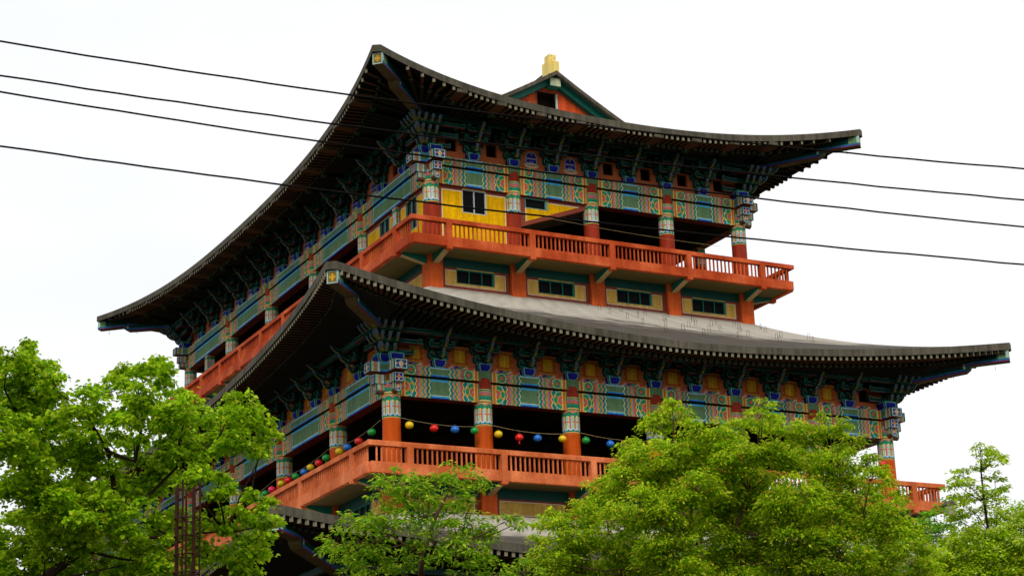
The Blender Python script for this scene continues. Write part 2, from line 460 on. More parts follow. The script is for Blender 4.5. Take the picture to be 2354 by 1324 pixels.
# ---- frieze (wall between brackets)
def petals(a, z):
    if z > .20: return None
    per = .21; row = 0 if z < .10 else 1
    aa = a + (per/2 if row else 0); u = (aa % per)/per; zz = z - row*.08
    if row and zz < 0: return None
    prof = .115*sqrt(max(0, 1-(2*u-1)**2))
    cols = ['cream', 'dblue', 'red', 'green', 'pink']
    if zz < prof: return C[cols[(int(aa/per)*2+row*3) % 5]]
    return None
def gold(a, z, ca):
    x, y = a-ca, z-.60
    if abs(x) < .395 and abs(y) < .36:
        if abs(x) > .375 or abs(y) > .34: return C['gold']
        if abs(x) < .235 and abs(y) < .245:
            if abs(x) < .012 or max(abs(x)/.235, abs(y)/.245) > .93: return C['gold']
            qx, qy = abs(abs(x)-.118), abs(abs(y)-.12)
            k = int(max(qx, qy)/.0225)
            if (x > 0) != (y > 0) and abs(y) < .2 and (int(y/.03) % 2): return C['gold2']
            return C['gold'] if k % 2 else C['gold2']
        if (abs(x) > .30 and (int((y+1)/.09) % 3 == 0)) or (abs(y) > .29 and (int((x+1)/.1) % 3 == 0)): return C['wall']
        return C['brown']
    return None
@cached
def frieze_mesh(w, h, kind, pet):
    b = MB(); y = -.06
    if kind == 'opening':
        a0, a1, z0, z1 = w/2-.27, w/2+.27, .38, .98
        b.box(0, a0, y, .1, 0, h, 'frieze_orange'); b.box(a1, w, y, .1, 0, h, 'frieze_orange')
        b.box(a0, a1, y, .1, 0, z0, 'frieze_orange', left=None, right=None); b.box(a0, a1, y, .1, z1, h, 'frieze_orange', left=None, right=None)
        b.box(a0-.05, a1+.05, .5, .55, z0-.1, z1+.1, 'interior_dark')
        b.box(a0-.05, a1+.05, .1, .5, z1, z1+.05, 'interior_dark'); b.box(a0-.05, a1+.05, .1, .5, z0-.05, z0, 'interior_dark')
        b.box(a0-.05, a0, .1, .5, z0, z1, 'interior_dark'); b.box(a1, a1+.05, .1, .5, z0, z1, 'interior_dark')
        for xx in (a0, a1-.03): b.box(xx, xx+.03, y+.04, y+.09, z0, z1, 'brown_frame')
    else:
        b.box(0, w, y, .1, 0, h, 'frieze_orange')
    b.box(0, w, y-.03, y, 1.02, h, 'eave_shade_strip')  # dark strip added across the frieze top for the shade under the eave
    if pet or kind == 'gold':
        def fn(a, z):
            p = petals(a, z) if pet else None
            if p: return p
            if kind == 'gold': return gold(a, z, w/2)
            return None
        b.grid((0, y-.004, 0), (w, 0, 0), (0, 0, 1.0), int(w/.0225), 46, fn)
    return b.mesh('frieze_panel')
@cached
def plaque_mesh():
    b = MB(); W_, H_ = .74, .86
    def inside(a, z, g_=0):
        x = a-W_/2
        if z < .22: return False
        if z < .50: return abs(x) < .29-g_ - (.03*(.5-z)/.28)
        return ((x/(.29-g_))**2 + ((z-.50)/(.34-g_))**2) < 1
    def fn(a, z):
        x = a-W_/2
        if inside(a, z):
            if not inside(a, z, .028): return C['pale']
            if z < .29: return C['pale']
            if .30 < z < .39 and .03 < abs(x) < .085 and not (abs(abs(x)-.057) < .012 and z > .34): return C['pink']
            if .48 < z < .545:
                k = int((x+.24)/.095); q = (x+.24) % .095
                if 0 <= k < 5 and q < .062 and ((k*7+int(q/.016)*3+int((z-.48)/.016)*5) % 4): return C['cream']
            if .66 < z < .78 and abs(x) < .014+.02*(z > .73): return C['gold']
            return C['navy']
        e = ((x/.36)**2)
        if .04+.10*e < z < .16+.10*e and abs(x) < .36:
            return C['cream'] if (abs(x) % .10 < .06 or abs(x) < .06) and z > .06+.1*e else C['pink']
        return None
    b.grid((0, -.022, 0), (W_, 0, 0), (0, 0, H_), 50, 58, fn)
    # little backing thickness
    arch = [(-.28+W_/2, .23)]+[(W_/2+.285*cos(pi-pi*k/14), .5+.335*sin(pi-pi*k/14)) for k in range(15)]+[(.28+W_/2, .23)]
    b.prism(arch, -.02, .0, lambda a, z, w: (a, w, z), 'painted', C['navy'])
    return b.mesh('arched_plaque')

# ---- bracket cluster
def tongue(b, L_, z0, w=.13, x=0.0, rot=0.0, y0=0.0, cx=0.0, cy=0.0):
    c_, s_ = cos(rot), sin(rot)
    prof = [(-.1, z0), (L_*.45, z0-.03), (L_*.70, z0-.01), (L_*.84, z0+.07), (L_*.93, z0+.18), (L_*1.0, z0+.33), (L_*.93, z0+.335), (L_*.83, z0+.245), (L_*.70, z0+.185), (L_*.5, z0+.165), (-.1, z0+.17)]
    def fr(a, z, ww):
        lx, ly = x+ww, y0-a
        return (cx + c_*lx - s_*ly, cy + s_*lx + c_*ly, z)
    def edge(i):
        if i == 4: return ('painted', C['bpale'])
        if i == 3: return ('painted', C['bcream'])
        if i == 2: return ('painted', C['olive'])
        return ('painted', C['tealn'])
    b.prism(prof, -w/2, w/2, fr, 'painted', C['tealn'], cap=('painted', C['tealn']), edge=edge)
    # tip plate, violet within the pale rim
    p0, p1 = (L_*.925, z0+.165), (L_*.995, z0+.315)
    dn = Vector((p1[1]-p0[1], -(p1[0]-p0[0]))).normalized()*.006
    q = lambda t, ww: fr(p0[0]+(p1[0]-p0[0])*t+dn[0], p0[1]+(p1[1]-p0[1])*t+dn[1], ww)
    k = w/2-.028
    b.poly([q(.08, -k), q(.08, k), q(.95, k), q(.95, -k)], 'painted', C['bviol'])
    for sgn in (-1, 1):     # pale contour line and rosette on the flanks
        e = sgn*(w/2+.004)
        for (a0, a1) in ((8, 9), (7, 8), (6, 7)):
            P0, P1 = prof[a0], prof[a1]
            pts = [fr(P0[0], P0[1]-.03, e), fr(P1[0], P1[1]-.03, e), fr(P1[0], P1[1]-.055, e), fr(P0[0], P0[1]-.055, e)]
            b.poly(pts if sgn > 0 else pts[::-1], 'painted', C['bpale'])
        cc = (L_*.58, z0+.075); ring = [fr(cc[0]+.065*cos(t*pi/4), cc[1]+.05*sin(t*pi/4), e) for t in range(8)]
        b.poly(ring if sgn < 0 else ring[::-1], 'painted', C['bcream'])
def bow_arm(b, cx, y, z, hl, h=.22, t=.12):
    """cross arm parallel to the wall with swept ends, pale contour on its face"""
    def fr(a, zz, w): return (cx+a, y+w, z+zz)
    prof = [(-hl, .07), (-hl+.05, 0), (hl-.05, 0), (hl, .07), (hl, h+.04), (hl-.07, h+.05), (hl-.16, h-.02), (-hl+.16, h-.02), (-hl+.07, h+.05), (-hl, h+.04)]
    b.prism(prof, -t/2, t/2, fr, 'painted', C['tealn'], edge=lambda i: ('painted', C['dred'] if i in (1,) else C['tealn']))
    for sgn in (-1, 1):
        x0, x1 = (-hl+.02, -.12) if sgn < 0 else (.12, hl-.02)
        e = -t/2-.004
        L0 = [(x0 if sgn < 0 else x1, .05), (x0 if sgn < 0 else x1, h+.015)]
        xs = x0 if sgn < 0 else x1; xi = x1 if sgn < 0 else x0
        def strip(pts, wd=.02):
            for (ax, az), (bx, bz) in zip(pts[:-1], pts[1:]):
                dx, dz = bx-ax, bz-az; l = sqrt(dx*dx+dz*dz); nx, nz = -dz/l*wd, dx/l*wd
                P = [fr(ax, az, e), fr(bx, bz, e), fr(bx+nx, bz+nz, e), fr(ax+nx, az+nz, e)]
                n_ = (Vector(P[1])-Vector(P[0])).cross(Vector(P[2])-Vector(P[1]))
                b.poly(P if n_.y < 0 else P[::-1], 'painted', C['bpale'])
        strip([(xi, .03), (xs+sgn*-.03, .03), (xs, .07), (xs, h+.02), (xs-sgn*.05, h+.02), (xs-sgn*.14, h-.05), (xi, h-.05)])
@cached
def bowl_mesh(w):
    """bearing block: teal, flared, with a deep-blue panel on each face"""
    b = MB(); h = .38; hw = w/2; bw = hw*.66; hc = .17
    for k in range(4):
        R = Matrix.Rotation(k*pi/2, 4, 'Z')
        P = lambda x, z, o=0: R @ Vector((x, -(hw if z >= hc else bw+(hw-bw)*z/hc)-o, z))
        b.poly([P(-bw, 0), P(bw, 0), P(hw, hc), P(-hw, hc)], 'painted', C['bowlteal'])
        b.poly([P(-hw, hc), P(hw, hc), P(hw, h), P(-hw, h)], 'painted', C['bowlteal'])
        o = .006
        b.poly([P(-bw+.02, .03, o), P(bw-.02, .03, o), P(hw-.05, hc, o), P(-hw+.05, hc, o)], 'painted', C['pale'])
        b.poly([P(-hw+.05, hc, o), P(hw-.05, hc, o), P(hw-.05, h-.05, o), P(-hw+.05, h-.05, o)], 'painted', C['pale'])
        o = .012
        b.poly([P(-bw+.045, .05, o), P(bw-.045, .05, o), P(hw-.075, hc, o), P(-hw+.075, hc, o)], 'painted', C['navy'])
        b.poly([P(-hw+.075, hc, o), P(hw-.075, hc, o), P(hw-.075, h-.07, o), P(-hw+.075, h-.07, o)], 'painted', C['navy'])
    b.poly([(-hw, -hw, h), (hw, -hw, h), (hw, hw, h), (-hw, hw, h)], 'painted', C['bowlteal'])
    b.poly([(-bw, bw, 0), (bw, bw, 0), (bw, -bw, 0), (-bw, -bw, 0)], 'painted', C['bowlteal'])
    return b.mesh('bearing_block')
@cached
def tongue_mesh(k, sc):
    b = MB(); tongue(b, (.62+.36*k)*1.0, .0)
    return b.mesh('bracket_tongue')
@cached
def arms_mesh(k, sc):
    b = MB()
    for j in range(k+1):
        y, hl = -.14-.36*j, (.42, .56, .90)[k]-.16*j*(k > 1)
        bow_arm(b, 0, y, .02, hl)
        for sx in (-1, 0, 1):       # small bearing blocks carrying the next tier
            xx = sx*(hl-.10)
            b.box(xx-.09, xx+.09, y-.085, y+.085, .262+.002*j, .345, 'painted', C['tealn'], front=('painted', C['tealp']))
    bow_arm(b, 0, .0, .025, (.46, .60, .94)[k])
    return b.mesh('bracket_arm')
@cached
def corner_mesh(k, sc):
    """corner bracket tier: tongues to both faces and on the diagonal"""
    b = MB(); L_ = .62+.36*k
    for rot in (0.0, -pi/2):
        tongue(b, L_, 0, rot=rot)
        for j in range(k+1):
            tongue(b, L_+.02*j, 0, x=(-.34*(j+1) if rot == 0 else .34*(j+1)), rot=rot, y0=0)
    tongue(b, L_*1.5, .0, w=.17, rot=-pi/4)
    for rot in (0.0, -pi/2):
        m = MB(); bow_arm(m, .25 if rot == 0 else -.25, -.14-.36*k, .02, .75+.2*k)
        R = Matrix.Rotation(rot, 4, 'Z')
        off = len(b.v); b.v += [tuple(R @ Vector(v)) for v in m.v]
        for f, c, s in zip(m.f, m.c, m.smooth): b.f.append(tuple(i+off for i in f)); b.m.append(b.mi('painted')); b.c.append(c); b.smooth.append(s)
    b.paint = True
    return b.mesh('corner_bracket_tier')

# ---- beam ends that cross at the corner columns
def end_face_fn(kind, w, h):
    def fn(a, z):
        x, y = (a-w/2)/(w/2), (z-h/2)/(h/2)
        if kind == 2:
            if y < -.2 and (x*x + ((y+.2)/.8)**2) > 1: return None
        if max(abs(x), abs(y)) > .86 and kind != 2: return C['tealp']
        if kind == 2 and (abs(x) > .8 or y > .88 or (y < -.2 and x*x+((y+.2)/.8)**2 > .64)): return C['tealp']
        if max(abs(x), abs(y)) > .74 and kind != 2: return C['white']
        if kind == 2 and (abs(x) > .62 or y > .74 or (y < -.2 and x*x+((y+.2)/.8)**2 > .4)): return C['pale']
        if kind == 0:
            if (x*x*5.5+(y-.05)**2*1.7) < .62 or (abs(x) < .10 and y < 0): return C['cream']
            if (abs(x)-.58)**2*2.6+(y-.05)**2 < .05: return C['salmon']
            if (abs(x)-.42)**2*3+(abs(y)-.5)**2 < .045: return C['tealp']
            return C['navy']
        if kind == 1:
            r = sqrt(x*x+y*y); th = atan2(y, x)
            if x*x+(y+.45)**2 < .05: return C['cream']
            if r < .12: return C['brown']
            if r < .58*abs(cos(2*th))+.06: return C['ochre']
            return C['navy']
        # sacred syllable painted in cream on dark plum
        def near(px, py, r): return (x-px)**2*.6+(y-py)**2 < r*r
        rr = sqrt((x+.18)**2*.8+(y-.25)**2); rr2 = sqrt((x+.18)**2*.8+(y+.12)**2)
        if (.12 < rr < .24 and x > -.4) or (.12 < rr2 < .26 and x > -.5) or (.1 < sqrt((x-.28)**2*.8+(y-.05)**2) < .2) or near(.25, .5, .09): return C['cream']
        if -.62 < y < -.5: return C['lilac']
        return C['dred'] if y > .4 else C['navy'] if y < -.2 else C['brown']
    return fn
STRIPES = ['pale', 'mint', 'pale', 'salmon', 'ochre', 'olive', 'pale', 'lilac', 'white']
@cached
def beam_end_mesh(kind):
    """projects from the corner column axis along -Y; origin at the column axis"""
    w, h, P = ((.60, .40, 1.02), (.42, .37, .80), (.31, .40, .70))[kind]
    b = MB(); hw = w/2
    if kind < 2: b.box(-hw, hw, -P, .05, 0, h, 'plain_green', front=None, left=None, right=None, bottom=('brown_frame',))
    else:
        arc = [(hw*cos(t), .14-.14*sin(t)) for t in [i*pi/8 for i in range(9)]]
        prof = [(hw, h)] + arc + [(-hw, h)]
        b.prism(prof[::-1], -P+.001, .05, lambda a, z, w_: (a, w_, z), 'painted', C['salmon'], edge=lambda i: ('painted', C['rosy']))
    b.grid((-hw, -P-.002 if kind == 2 else -P, 0), (w, 0, 0), (0, 0, h), 22, 18, end_face_fn(kind, w, h))
    def side(a, z):     # a from the free end
        if a < .05: return C['tealp']
        if a < .40:
            return C[STRIPES[int((a-.05)/.35*9)]]
        if kind == 0 and (z > h-.05): return C['cyan']
        if z < .035: return C['dblue']
        if z < .085: return C['cyan']
        return C['panel']
    z0 = 0 if kind < 2 else .14
    b.grid((-hw-.001, -P+.0, z0), (0, P, 0), (0, 0, h-z0), 32, 12, side)
    # flip: left face must look to -X
    b.grid((hw+.001, -P+.0, z0), (0, P, 0), (0, 0, h-z0), 32, 12, side)
    return b.mesh('beam_end')

# ---- baluster, post, rails
@cached
def baluster_mesh(rm):
    b = MB(); b.box(-.028, .028, -.030, .030, 0, .66, rm, top=None, bottom=None); return b.mesh('baluster')
@cached
def rail_mesh(L_, rm):
    b = MB(); r = .03
    prof = [(-.11, 0), (.11, 0), (.11, .17), (.08, .2), (-.08, .2), (-.11, .17)]
    b.prism([(p[0], p[1]) for p in prof], 0, L_, lambda a, z, w: (w, a, z), rm); return b.mesh('handrail')
@cached
def fascia_mesh(L_, rm):
    b = MB(); b.box(0, L_, -.12, .10, 0, .42, rm); return b.mesh('floor_fascia')
@cached
def post_mesh(rm):
    b = MB(); b.box(-.135, .135, -.135, .13, -.12, 1.10, rm, top=None); return b.mesh('rail_post')
@cached
def arm_mesh(L_, h0, h1):
    """tapered cantilever under the balcony: teal flanks, cream underside"""
    b = MB()
    b.prism([(0, 0), (0, -h0), (-L_, -h1), (-L_, 0)], -.14, .14, lambda a, z, w: (w, a, z), 'teal_paint', edge=lambda i: ('arm_cream',) * 1 + (None,) if i == 1 else ('teal_paint', None))
    return b.mesh('cantilever_arm')

# ================================================================== storeys
class Facade:
    def __init__(s, ox, oy, rot, L_, bays, nb, vis): s.o = Vector((ox, oy, 0)); s.rot = rot; s.L = L_; s.bays = bays; s.nb = nb; s.vis = vis
    def M(s, x, y, z): return Matrix.Translation(s.o) @ Matrix.Rotation(s.rot, 4, 'Z') @ Matrix.Translation((x, y, z))
def part(name): return obj(name, None, PAV, loc=(12, 21.2, 0))

def storey(x0, x1, y0, y1, fb, sb, zb, r, shaft, cmat, hp, kinds, pet, level, full=True):
    """fb / sb: (bay length, bracket spaces) lists along the front and along the side seen from its back end"""
    W_, D_ = x1-x0, y1-y0
    F = [Facade(x0, y0, 0, W_, [b for b, n in fb], [n for b, n in fb], 'front'), Facade(x0, y1, -pi/2, D_, [b for b, n in sb], [n for b, n in sb], 'left'),
         Facade(x1, y0, pi/2, D_, [b for b, n in sb], [n for b, n in sb], 'right'), Facade(x1, y1, pi, W_, [b for b, n in fb], [n for b, n in fb], 'back')]
    cm = column_mesh(r, shaft, cmat)
    zl, zu = zb+.92, zb+.92+.78+.09
    top = zu+.40
    done = set()
    def col(M):
        k = (round(M.translation.x, 2), round(M.translation.y, 2))
        if k in done: return
        done.add(k); obj('column', cm, PAV, M)
    bp_ = []
    for fi, f in enumerate(F):
        x = 0.0; pos = []
        for bi, (bl, nb) in enumerate(zip(f.bays, f.nb)):
            col(f.M(x, 0, zb))
            obj('painted_beam', upper_beam_mesh(round(bl, 3)), PAV, f.M(x, 0, zu))
            obj('painted_beam', lower_beam_mesh(round(bl, 3)), PAV, f.M(x, 0, zl))
            for j in range(nb):
                pos.append((x+bl*j/nb, bl/nb))
            x += bl
        col(f.M(f.L, 0, zb))
        slot = 0
        for (px, w) in pos:
            kd = kinds(f.vis, slot, len(pos)); slot += 1
            me = frieze_mesh(round(w, 3), hp, 'plain' if kd == 'plaque' else kd, pet)
            if fi < 2 or level < 2: obj('frieze_panel', me, PAV, f.M(px, 0, top))
            if kd == 'plaque': obj('arched_plaque', plaque_mesh(), PAV, f.M(px+w/2-.37, -.06, top+.08))
        if full:
            for (px, w) in pos[1:]:
                if f.vis in ('back', 'right') and not (f.vis == 'right' and px < 4): continue
                br = obj('bracket', None, PAV, f.M(px, -.02, top))
                obj('bearing_block', bowl_mesh(.60), br, f.M(px, -.02, top))
                for k in range(3):
                    obj('bracket_tongue', tongue_mesh(k, 1), br, f.M(px, -.12, top+.36+.36*k))
                    obj('bracket_arm', arms_mesh(k, 1), br, f.M(px, -.02, top+.36+.36*k))
        f.pos = [p for p, w in pos]
        f.top = top
    # corners: front-left, front-right, back-left, (back-right out of sight)
    for (cx, cy, rot) in ((x0, y0, 0), (x1, y0, pi/2), (x0, y1, -pi/2), (x1, y1, pi)):
        M0 = Matrix.Translation((cx, cy, 0)) @ Matrix.Rotation(rot, 4, 'Z')
        # in the local frame the corner opens to -X and -Y
        for kind, zz in ((0, zu), (1, zl+.42), (2, zl+.03)):
            me = beam_end_mesh(kind)
            obj('beam_end', me, PAV, M0 @ Matrix.Translation((0, 0, zz)))
            obj('beam_end', me, PAV, M0 @ Matrix.Translation((0, 0, zz-.0015)) @ Matrix.Rotation(-pi/2, 4, 'Z'))
        if full:
            br = obj('corner_bracket', None, PAV, M0 @ Matrix.Translation((0, 0, top)))
            for dx, dy, ex in ((0, -.32, 0), (-.32, 0, .002), (0, 0, .001)):
                obj('bearing_block', bowl_mesh(.66), br, M0 @ Matrix.Translation((dx, dy, top+ex)))
            for k in range(3):
                obj('corner_bracket_tier', corner_mesh(k, 1), br, M0 @ Matrix.Translation((-.1, -.1, top+.37+.36*k)))
    # purlin beam on top of the brackets, ceiling and inner wall head
    b = MB(); o_ = .95; z_ = top+hp-.16
    for (a0, a1, c0, c1) in ((x0-o_, x1+o_, y0-o_, y0-o_+.2), (x0-o_, x1+o_, y1+o_-.2, y1+o_), (x0-o_, x0-o_+.2, y0-o_+.2, y1+o_-.2), (x1+o_-.2, x1+o_, y0-o_+.2, y1+o_-.2)):
        b.box(a0, a1, c0, c1, z_-.12, z_+.12, 'teal_dark')
    obj('purlin', b, PAV)
    b = MB(); b.box(x0+.1, x1-.1, y0+.1, y1-.1, zl+.50, zl+.62, 'ceiling_dark')
    for i in range(1, int(W_/4)):
        xx = x0+W_*i/int(W_/4); b.box(xx-.2, xx+.2, y0+.3, y1-.3, zl+.05, zl+.50, 'ceiling_dark')
    yy = y0
    for bl in [b_ for b_, n_ in sb][:-1]:
        yy += bl; b.box(x0+.3, x1-.3, yy-.2, yy+.2, zl+.02, zl+.499, 'ceiling_dark')
    obj('ceiling', b, PAV)
    return F, top

Z0 = 18.84
IX, IY = 4.0, 4.44
def kinds_up(vis, slot, n):
    if vis == 'front': return 'plaque' if slot in (2, 3) else 'opening'
    if vis == 'left':
        return 'opening' if slot in (0, 1, n-1, n-2) else 'plaque'
    return 'opening'
def kinds_lo(vis, slot, n):
    if vis == 'front': return 'opening' if slot == n-1 else 'gold'
    return 'gold'
ZB2, ZB1, ZB0 = 30.32, 19.36, 9.1
UB = [(4.0, 2)]*4; US = [(7.31, 3)]+[(6.28, 3)]*3+[(7.31, 3)]
LB = [(4.0, 2)]*6; LS = [(5.48, 2)]+[(6.28, 3)]*5+[(5.48, 2)]
GB = [(4.0, 2)]*8; GS = [(5.48, 2)]+[(5.61, 3)]*7+[(5.48, 2)]
Y1U = IY+7.31*2+6.28*3; Y1L = 5.48*2+6.28*5
FU, TOPU = storey(IX, 24-IX, IY, Y1U, UB, US, ZB2, .35, 2.35, 'column_upper', 1.75, kinds_up, False, 2)
FL, TOPL = storey(0, 24, 0, Y1L, LB, LS, ZB1, .36, 2.3, 'column_lower', 1.40, kinds_lo, True, 1)
GX0, GX1, GY0 = -4.0, 28.0, -4.6; GY1 = GY0+5.48*2+5.61*7
FG, TOPG = storey(GX0, GX1, GY0, GY1, GB, GS, ZB0, .40, 8.6, 'column_lower', 1.40, lambda *a: 'plain', True, 0, full=False)

# ---- slender pilasters in the end bays of the upper side walls
pm = MB()
pm.box(-.22, .22, -.22, .22, -2.3, 0, 'column_upper')
for k in range(4):
    R = Matrix.Rotation(k*pi/2, 4, 'Z')
    pm.grid(R @ Vector((-.22, -.225, 0)), R @ Vector((.44, 0, 0)), (0, 0, .95), 20, 40, lambda a, z: column_band(a+.05, z))
pm.box(-.22, .22, -.22, .22, 0, .93, 'column_upper')
pmesh = pm.mesh('pilaster')
for xx in (IX, 24-IX):
    for yy in (7.9, Y1U-3.46): obj('pilaster', pmesh, PAV, loc=(xx, yy, ZB2))

# ---- dark inner cores and floors
def core(x0, x1, y0, y1, z0, z1):
    b = MB(); b.box(x0, x1, y0, y1, z0, z1, 'interior_dark'); obj('inner_wall', b, PAV)
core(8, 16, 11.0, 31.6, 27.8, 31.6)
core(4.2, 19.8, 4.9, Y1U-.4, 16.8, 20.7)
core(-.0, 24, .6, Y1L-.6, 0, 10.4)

# ---- upper storey yellow walls (front bays 1-2, first side bay)
ZW0, ZWT = 28.1, ZB2+.92
def wall_panel(name, M, poly_, frame=.17, col='yellow_wall', thick=.16, holes=None):
    """plaster panel with a brown border and a white line, polygon in (x,z)"""
    b = MB()
    return b
b = MB()   # front bay 1: x 4.3..7.65, window 5.48..6.66 x 30.09..31.21
def rect_wall(b, x0, x1, z0, z1, wx0, wx1, wz0, wz1, y=0.0, mat_='yellow_wall', fr=.16, t=.1):
    X = [x0, wx0, wx1, x1]; Zs = [z0, wz0, wz1, z1]
    for i in range(3):
        for j in range(3):
            if i == 1 and j == 1: continue
            if X[i+1]-X[i] < .002 or Zs[j+1]-Zs[j] < .002: continue
            b.box(X[i], X[i+1], y, y+t, Zs[j], Zs[j+1], mat_)
def outline(b, pts, w, y, m):
    n = len(pts)
    for i in range(n):
        a = Vector(pts[i]); c = Vector(pts[(i+1) % n]); d = (c-a).normalized(); nn = Vector((-d.y, d.x))*w
        b.poly([(a.x, y, a.y), (c.x, y, c.y), (c.x+nn.x, y, c.y+nn.y), (a.x+nn.x, y, a.y+nn.y)], m)
def lines(b, segs, w, y, m):
    for (ax, az, bx, bz) in segs:
        a = Vector((ax, az)); c = Vector((bx, bz)); d = (c-a).normalized(); nn = Vector((-d.y, d.x))*w/2
        b.poly([(a.x-nn.x, y, a.y-nn.y), (c.x-nn.x, y, c.y-nn.y), (c.x+nn.x, y, c.y+nn.y), (a.x+nn.x, y, a.y+nn.y)], m)
def window(name, f_or_M, w, h, panes, fm, thick=.06, recess=.06, edge_right=.0):
    """origin lower-left corner of the opening, in the wall plane"""
    M = f_or_M; root = obj(name, None, PAV, M)
    b = MB(); t = thick
    b.box(0, w, 0, .1, 0, t*.6, fm); b.box(0, w, 0, .1, h-t, h, fm)
    b.box(0, t*.6, 0, .1, t*.6, h-t, fm); b.box(w-t-edge_right, w, -.012, .1, t*.6, h-t, fm)
    for k in range(1, panes):
        xx = w*k/panes; b.box(xx-t*.4, xx+t*.4, .01, .07, t*.6, h-t, fm)
    obj('window_frame', b, root, M)
    for k in range(panes):
        b = MB(); a0, a1 = w*k/panes, w*(k+1)/panes
        b.box(a0, a1, recess+.02, recess+.03, .0, h, 'glass_dark'); obj('window_pane', b, root, M)
def frontM(x, y, z): return Matrix.Translation((x, y, z))
yw = IY-.06
b = MB(); rect_wall(b, 4.32, 7.72, ZW0, ZWT, 5.48, 6.66, 30.09, 31.2, yw)
lines(b, [(4.50, 28.2, 4.50, 31.06), (4.50, 31.06, 5.44, 31.06), (6.70, 31.06, 7.60, 31.06), (7.60, 31.06, 7.60, 28.2)], .035, yw-.008, 'white_line')
b.box(4.30, 4.46, yw-.02, yw-.001, ZW0, ZWT, 'brown_frame'); b.box(7.64, 7.74, yw-.02, yw-.001, ZW0, ZWT, 'brown_frame')
b.box(4.46, 5.48, yw-.02, yw-.001, 31.10, ZWT, 'brown_frame'); b.box(6.66, 7.64, yw-.02, yw-.001, 31.10, ZWT, 'brown_frame')
obj('yellow_wall', b, PAV)
window('window', frontM(5.48, yw, 30.09), 1.18, 1.11, 2, 'frame_white')
# front bay 2: triangular wall over the stair
b = MB()
T_ = [(8.33, 29.80), (11.78, 31.06), (11.78, ZWT), (8.33, ZWT)]
hole = (8.60, 9.74, 30.72, 31.22)
b.prism([(8.60, 29.93), (11.6, 31.02), (11.6, ZWT), (9.74, ZWT), (9.74, 30.72), (8.60, 30.72)], yw, yw+.12, lambda a, z, w: (a, w, z), 'yellow_wall')
lines(b, [(8.62, 30.02, 11.45, 31.09), (9.80, 31.09, 11.45, 31.09)], .035, yw-.008, 'white_line')
b.box(8.60, 8.635, yw-.009, yw-.002, 30.0, 30.72, 'white_line')
b.prism([(8.33, 29.78), (11.80, 31.03), (11.80, ZWT), (11.62, ZWT), (11.45, 31.12), (8.33, 29.98)], yw-.03, yw+.2, lambda a, z, w: (a, w, z), 'brown_frame')
b.box(8.30, 8.56, yw-.028, yw-.001, 29.95, ZWT, 'brown_frame'); b.box(9.80, 11.62, yw-.028, yw-.001, 31.12, ZWT, 'brown_frame')
obj('stair_wall', b, PAV)
window('window', frontM(8.60, yw, 30.72), 1.14, .50, 1, 'frame_teal', edge_right=.06)
# sloping stair soffit behind it
b = MB(); b.prism([(8.3, 29.75), (12.2, 31.15), (12.2, 31.3), (8.3, 29.95)], yw+.2, yw+1.8, lambda a, z, w: (a, w, z), 'soffit_olive'); obj('stair_flight', b, PAV)
# side bay (left facade, from the corner back to the second column) : local x along -Y
def sideM(y, z): return Matrix.Translation((IX-.06, y, z)) @ Matrix.Rotation(-pi/2, 4, 'Z')
for (ya, yb, w0, w1) in ((11.45, 8.13, 9.94, 8.78), (7.66, 4.75, 6.98, 5.79)):
    b = MB(); Mx = sideM(ya, 0); Ln = ya-yb
    a0, a1 = ya-w0, ya-w1
    rect_wall(b, 0, Ln, ZW0, ZWT, a0, a1, 29.7, 31.2)
    for (s0, s1) in ((0.12, a0-.04), (a1+.04, Ln-.12)):
        if s1-s0 > .15: outline(b, [(s0, 29.0), (s1, 29.0), (s1, 31.05), (s0, 31.05)], .03, -.008, 'white_line')
    b.box(0, .1, -.02, -.001, ZW0, ZWT, 'brown_frame'); b.box(Ln-.1, Ln, -.02, -.001, ZW0, ZWT, 'brown_frame')
    b.box(.1, a0, -.02, -.001, 31.08, ZWT, 'brown_frame'); b.box(a1, Ln-.1, -.02, -.001, 31.08, ZWT, 'brown_frame')
    obj('yellow_wall', b, PAV, Mx)
    window('window', sideM(w0, 29.7), w0-w1, 1.5, 2, 'frame_teal')

